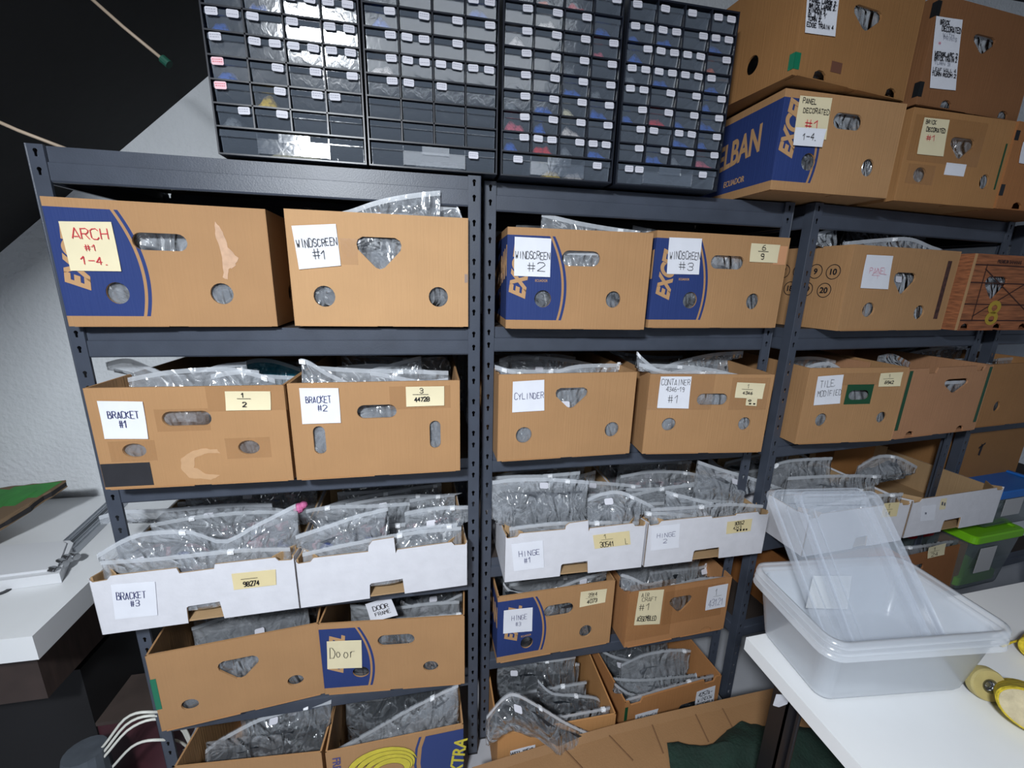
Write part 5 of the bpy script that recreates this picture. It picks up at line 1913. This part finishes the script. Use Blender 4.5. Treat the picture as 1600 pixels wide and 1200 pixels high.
# ------------------------------------------------------------------ leaning carton sheet and green cloth
P = [Vector((.868, -.150, .168)), Vector((1.285, -.150, .228)), Vector((1.76, -.150, .256)), Vector((2.12, -.145, .258))]
g = G()
nu, nv = 30, 10
vs, fs = [], []
for k in (0, 1):
    for j in range(nv+1):
        for i in range(nu+1):
            p = cr(P, i/nu).copy()
            v = j/nv
            if v < .1:
                q = p+Vector((0, -.02, -.001))*(v/.1)
            else:
                q = p+Vector((0, -.02-.62*(v-.1)/.9, -.012-(p.z-.02)*.93*((v-.1)/.9)**1.1))
            q.z += .004*sin(i*1.3)*v
            vs.append(q-Vector((0, 0, .005*k)))
st = nu+1
o2 = st*(nv+1)
for j in range(nv):
    for i in range(nu):
        a = j*st+i
        fs.append((a, a+st, a+st+1, a+1))
        fs.append((a+o2, a+o2+1, a+o2+st+1, a+o2+st))
for i in range(nu):
    fs.append((i, i+1, i+1+o2, i+o2))
    a = nv*st+i
    fs.append((a, a+o2, a+o2+1, a+1))
for j in range(nv):
    a = j*st
    fs.append((a, a+o2, a+o2+st, a+st))
    a += nu
    fs.append((a, a+st, a+st+o2, a+o2))
g.add(vs, fs)
t = thing('carton_sheet', 'large flattened carton leaning on the floor boxes, front right', 'cardboard', (1.5, -.4, 0))
sh = g.build('sheet', cardboard('kraft_sheet', (138, 104, 70)), t)
sh.data.transform(Matrix.Translation((-1.5, .4, 0)))
g = G()
for (a, c) in (((880, 1148), (905, 1200)), ((1020, 1135), (1052, 1190)), ((1048, 1155), (1075, 1200)), ((1085, 1120), (1110, 1168)), ((1122, 1110), (1160, 1160)), ((960, 1145), (985, 1200))):
    q = []
    for pp in (a, c):
        d = ray(pp)
        best = None
        for i in range(nu):
            for j in range(1, nv):
                v = vs[j*st+i]
                w = v-CAM
                e = (w.normalized()-d.normalized()).length
                if best is None or e < best[0]:
                    best = (e, v)
        q.append(best[1]-Vector((1.5, -.4, 0))+Vector((0, 0, .003)))
    g = G()
    g.tube(q, .0022, 5)
    g.build('crease', mat('crease_brown', (112, 80, 52), .9), t)


def cloth(name, label, cat, pts, m, z0, amp, seed, nn=26):
    g = G()
    c = sum(pts, Vector((0, 0, 0)))/len(pts)
    vs, fs = [], []
    N_ = len(pts)*8
    rings = 14
    for r in range(rings+1):
        for k in range(N_):
            a, b_ = pts[(k//8) % len(pts)], pts[(k//8+1) % len(pts)]
            e = a.lerp(b_, (k % 8)/8)
            s = r/rings
            p = c.lerp(e, s)
            n_ = noise.noise(Vector((p.x*9+seed, p.y*9, 0)))
            n2 = abs(noise.noise(Vector((p.x*22+seed, p.y*13, 3))))
            z = z0(p.x, p.y)+amp*(1-s*s)*(.8+n_)+.012*n2+.002
            vs.append((p.x+.006*n_, p.y+.006*n2, z))
    for r in range(rings):
        for k in range(N_):
            a = r*N_+k
            b_ = r*N_+(k+1) % N_
            fs.append((a, b_, b_+N_, a+N_))
    g.add(vs, fs)
    return tag(g.build(name, m, smooth=True), label, cat)


def sheet_z(x, y):
    u = min(1, max(0, (x-.868)/1.25))
    zt = cr(P, u).z
    v = min(1, max(0, (-.17-y)/.62))
    return zt-.012-(zt-.02)*.93*v**1.1+.004


P = [Vector((.868, -.150, .168)), Vector((1.285, -.150, .228)), Vector((1.76, -.150, .256)), Vector((2.12, -.145, .258))]


def on_sheet(q):
    p = at(q[0], q[1], -.3)
    for _ in range(30):
        z = sheet_z(p.x, p.y)
        p = onz(q, z)
    return p


cl = [on_sheet(q) for q in ((1042, 1163), (1075, 1168), (1108, 1170), (1135, 1142), (1160, 1130), (1195, 1136), (1290, 1140), (1330, 1200), (1300, 1290), (1120, 1290), (1050, 1230))]
cloth('green_cloth', 'dark green crumpled cloth heap on the leaning carton', 'cloth', cl, mat('green_cloth', (12, 38, 29), .85, var=.25, vs=25, bump=.5, bs=120), sheet_z, .035, 5)

# ------------------------------------------------------------------ lidded bins at the far right
M_BIN = clear('bin_plastic', (110, 124, 126), .35, .15, 0, 30, .35)


def bin_(label, x, y, z, w, d, h, lidm, rz, basem=None, lab=True):
    t = thing('storage_bin', label, 'storage bin', (x, y, z), rz, 'lidded storage bins at the right')

    def ring(ww, dd, zz):
        return [(px+w/2, py+d/2, zz) for px, py in rrect(ww, dd, .02, 4)]
    g = loft([ring(w-.05, d-.05, .001), ring(w-.046, d-.046, .01), ring(w-.012, d-.012, h-.03)], True)
    g.build('bin_body', M_BIN, t, smooth=True)
    g = loft([ring(w-.006, d-.006, h-.034), ring(w, d, h-.030), ring(w, d, h-.004), ring(w-.01, d-.01, h), ring(w-.04, d-.04, h), ring(w-.046, d-.046, h-.006)], False, True)
    g.build('lid', lidm, t)
    if basem:
        g = loft([ring(w-.12, d-.12, .012), ring(w-.06, d-.06, .014), ring(w-.06, d-.06, .05), ring(w-.12, d-.12, .052)], True, True)
        o = g.build('contents', basem, t)
        o['kind'] = 'stuff'
    if lab:
        g = G()
        g.box(w*.18, w*.5, .004, .005, h*.35, h*.78)
        g.build('paper_label', mat('dim_label', (176, 176, 178), .6), t)
    return t


M_GL = mat('green_lid', (118, 190, 30), .35)
bin_('clear bin with a bright green lid and green things inside, far right', 2.845, -.010, .373, .30, .38, .262, M_GL, radians(4), M_GL)
bin_('clear bin with a blue lid at the far right edge', 2.925, .010, .640, .34, .38, .172, mat('blue_lid', (24, 104, 190), .35), radians(4))
bin_('dark bin with a red lid peeking out behind the green-lidded bin', 2.69, .10, .373, .15, .30, .230, mat('red_lid', (140, 24, 34), .4), radians(4), None, False)
b = frame((2.900, .14), (3.30, .176), .722)
banana_box('large brown box beyond the white trays at the right edge, with a small black mark', b, .300, [], base=(150, 108, 66), depth=.28, sideholes=False)
g = G()
g.prism([(.10, .185), (.112, .180), (.116, .225), (.104, .235)], -.0011, -.0005)
g.prism([(.094, .212), (.128, .232), (.126, .238), (.092, .22)], -.0011, -.0005)
g.build('printed_mark', M_INK, b.root)
b = frame((2.46, .30), (2.70, .322), .722)
banana_box('brown box with a round hole at the back of the third shelf', b, .27, [ell(.19, .225, .014, .018)], base=(160, 112, 66), depth=.13, sideholes=False)

# ------------------------------------------------------------------ thin rods under the roof at the upper left
for i, (a, c, yy) in enumerate((((118, -24), (262, 99), .10), ((-60, 165), (112, 236), .02))):
    A, B = at(*a, yy), at(*c, yy)
    t = thing('thin_rod', ['pale thin rod with a green end cap, upper left', 'pale thin rod reaching the top corner of the left shelf'][i], 'rod', A, 0, None)
    g = G()
    g.tube([Vector((0, 0, 0)), (B-A)*.5+Vector((0, 0, -.003)), B-A], .0035, 8)
    g.build('rod', mat('pale_rod', (176, 158, 138), .5), t, smooth=True)
    if i == 0:
        g = G()
        d = (B-A).normalized()
        g.tube([B-A-d*.012, B-A+d*.004], .009, 12)
        g.build('end_cap', mat('cap_green', (36, 84, 70), .4), t)
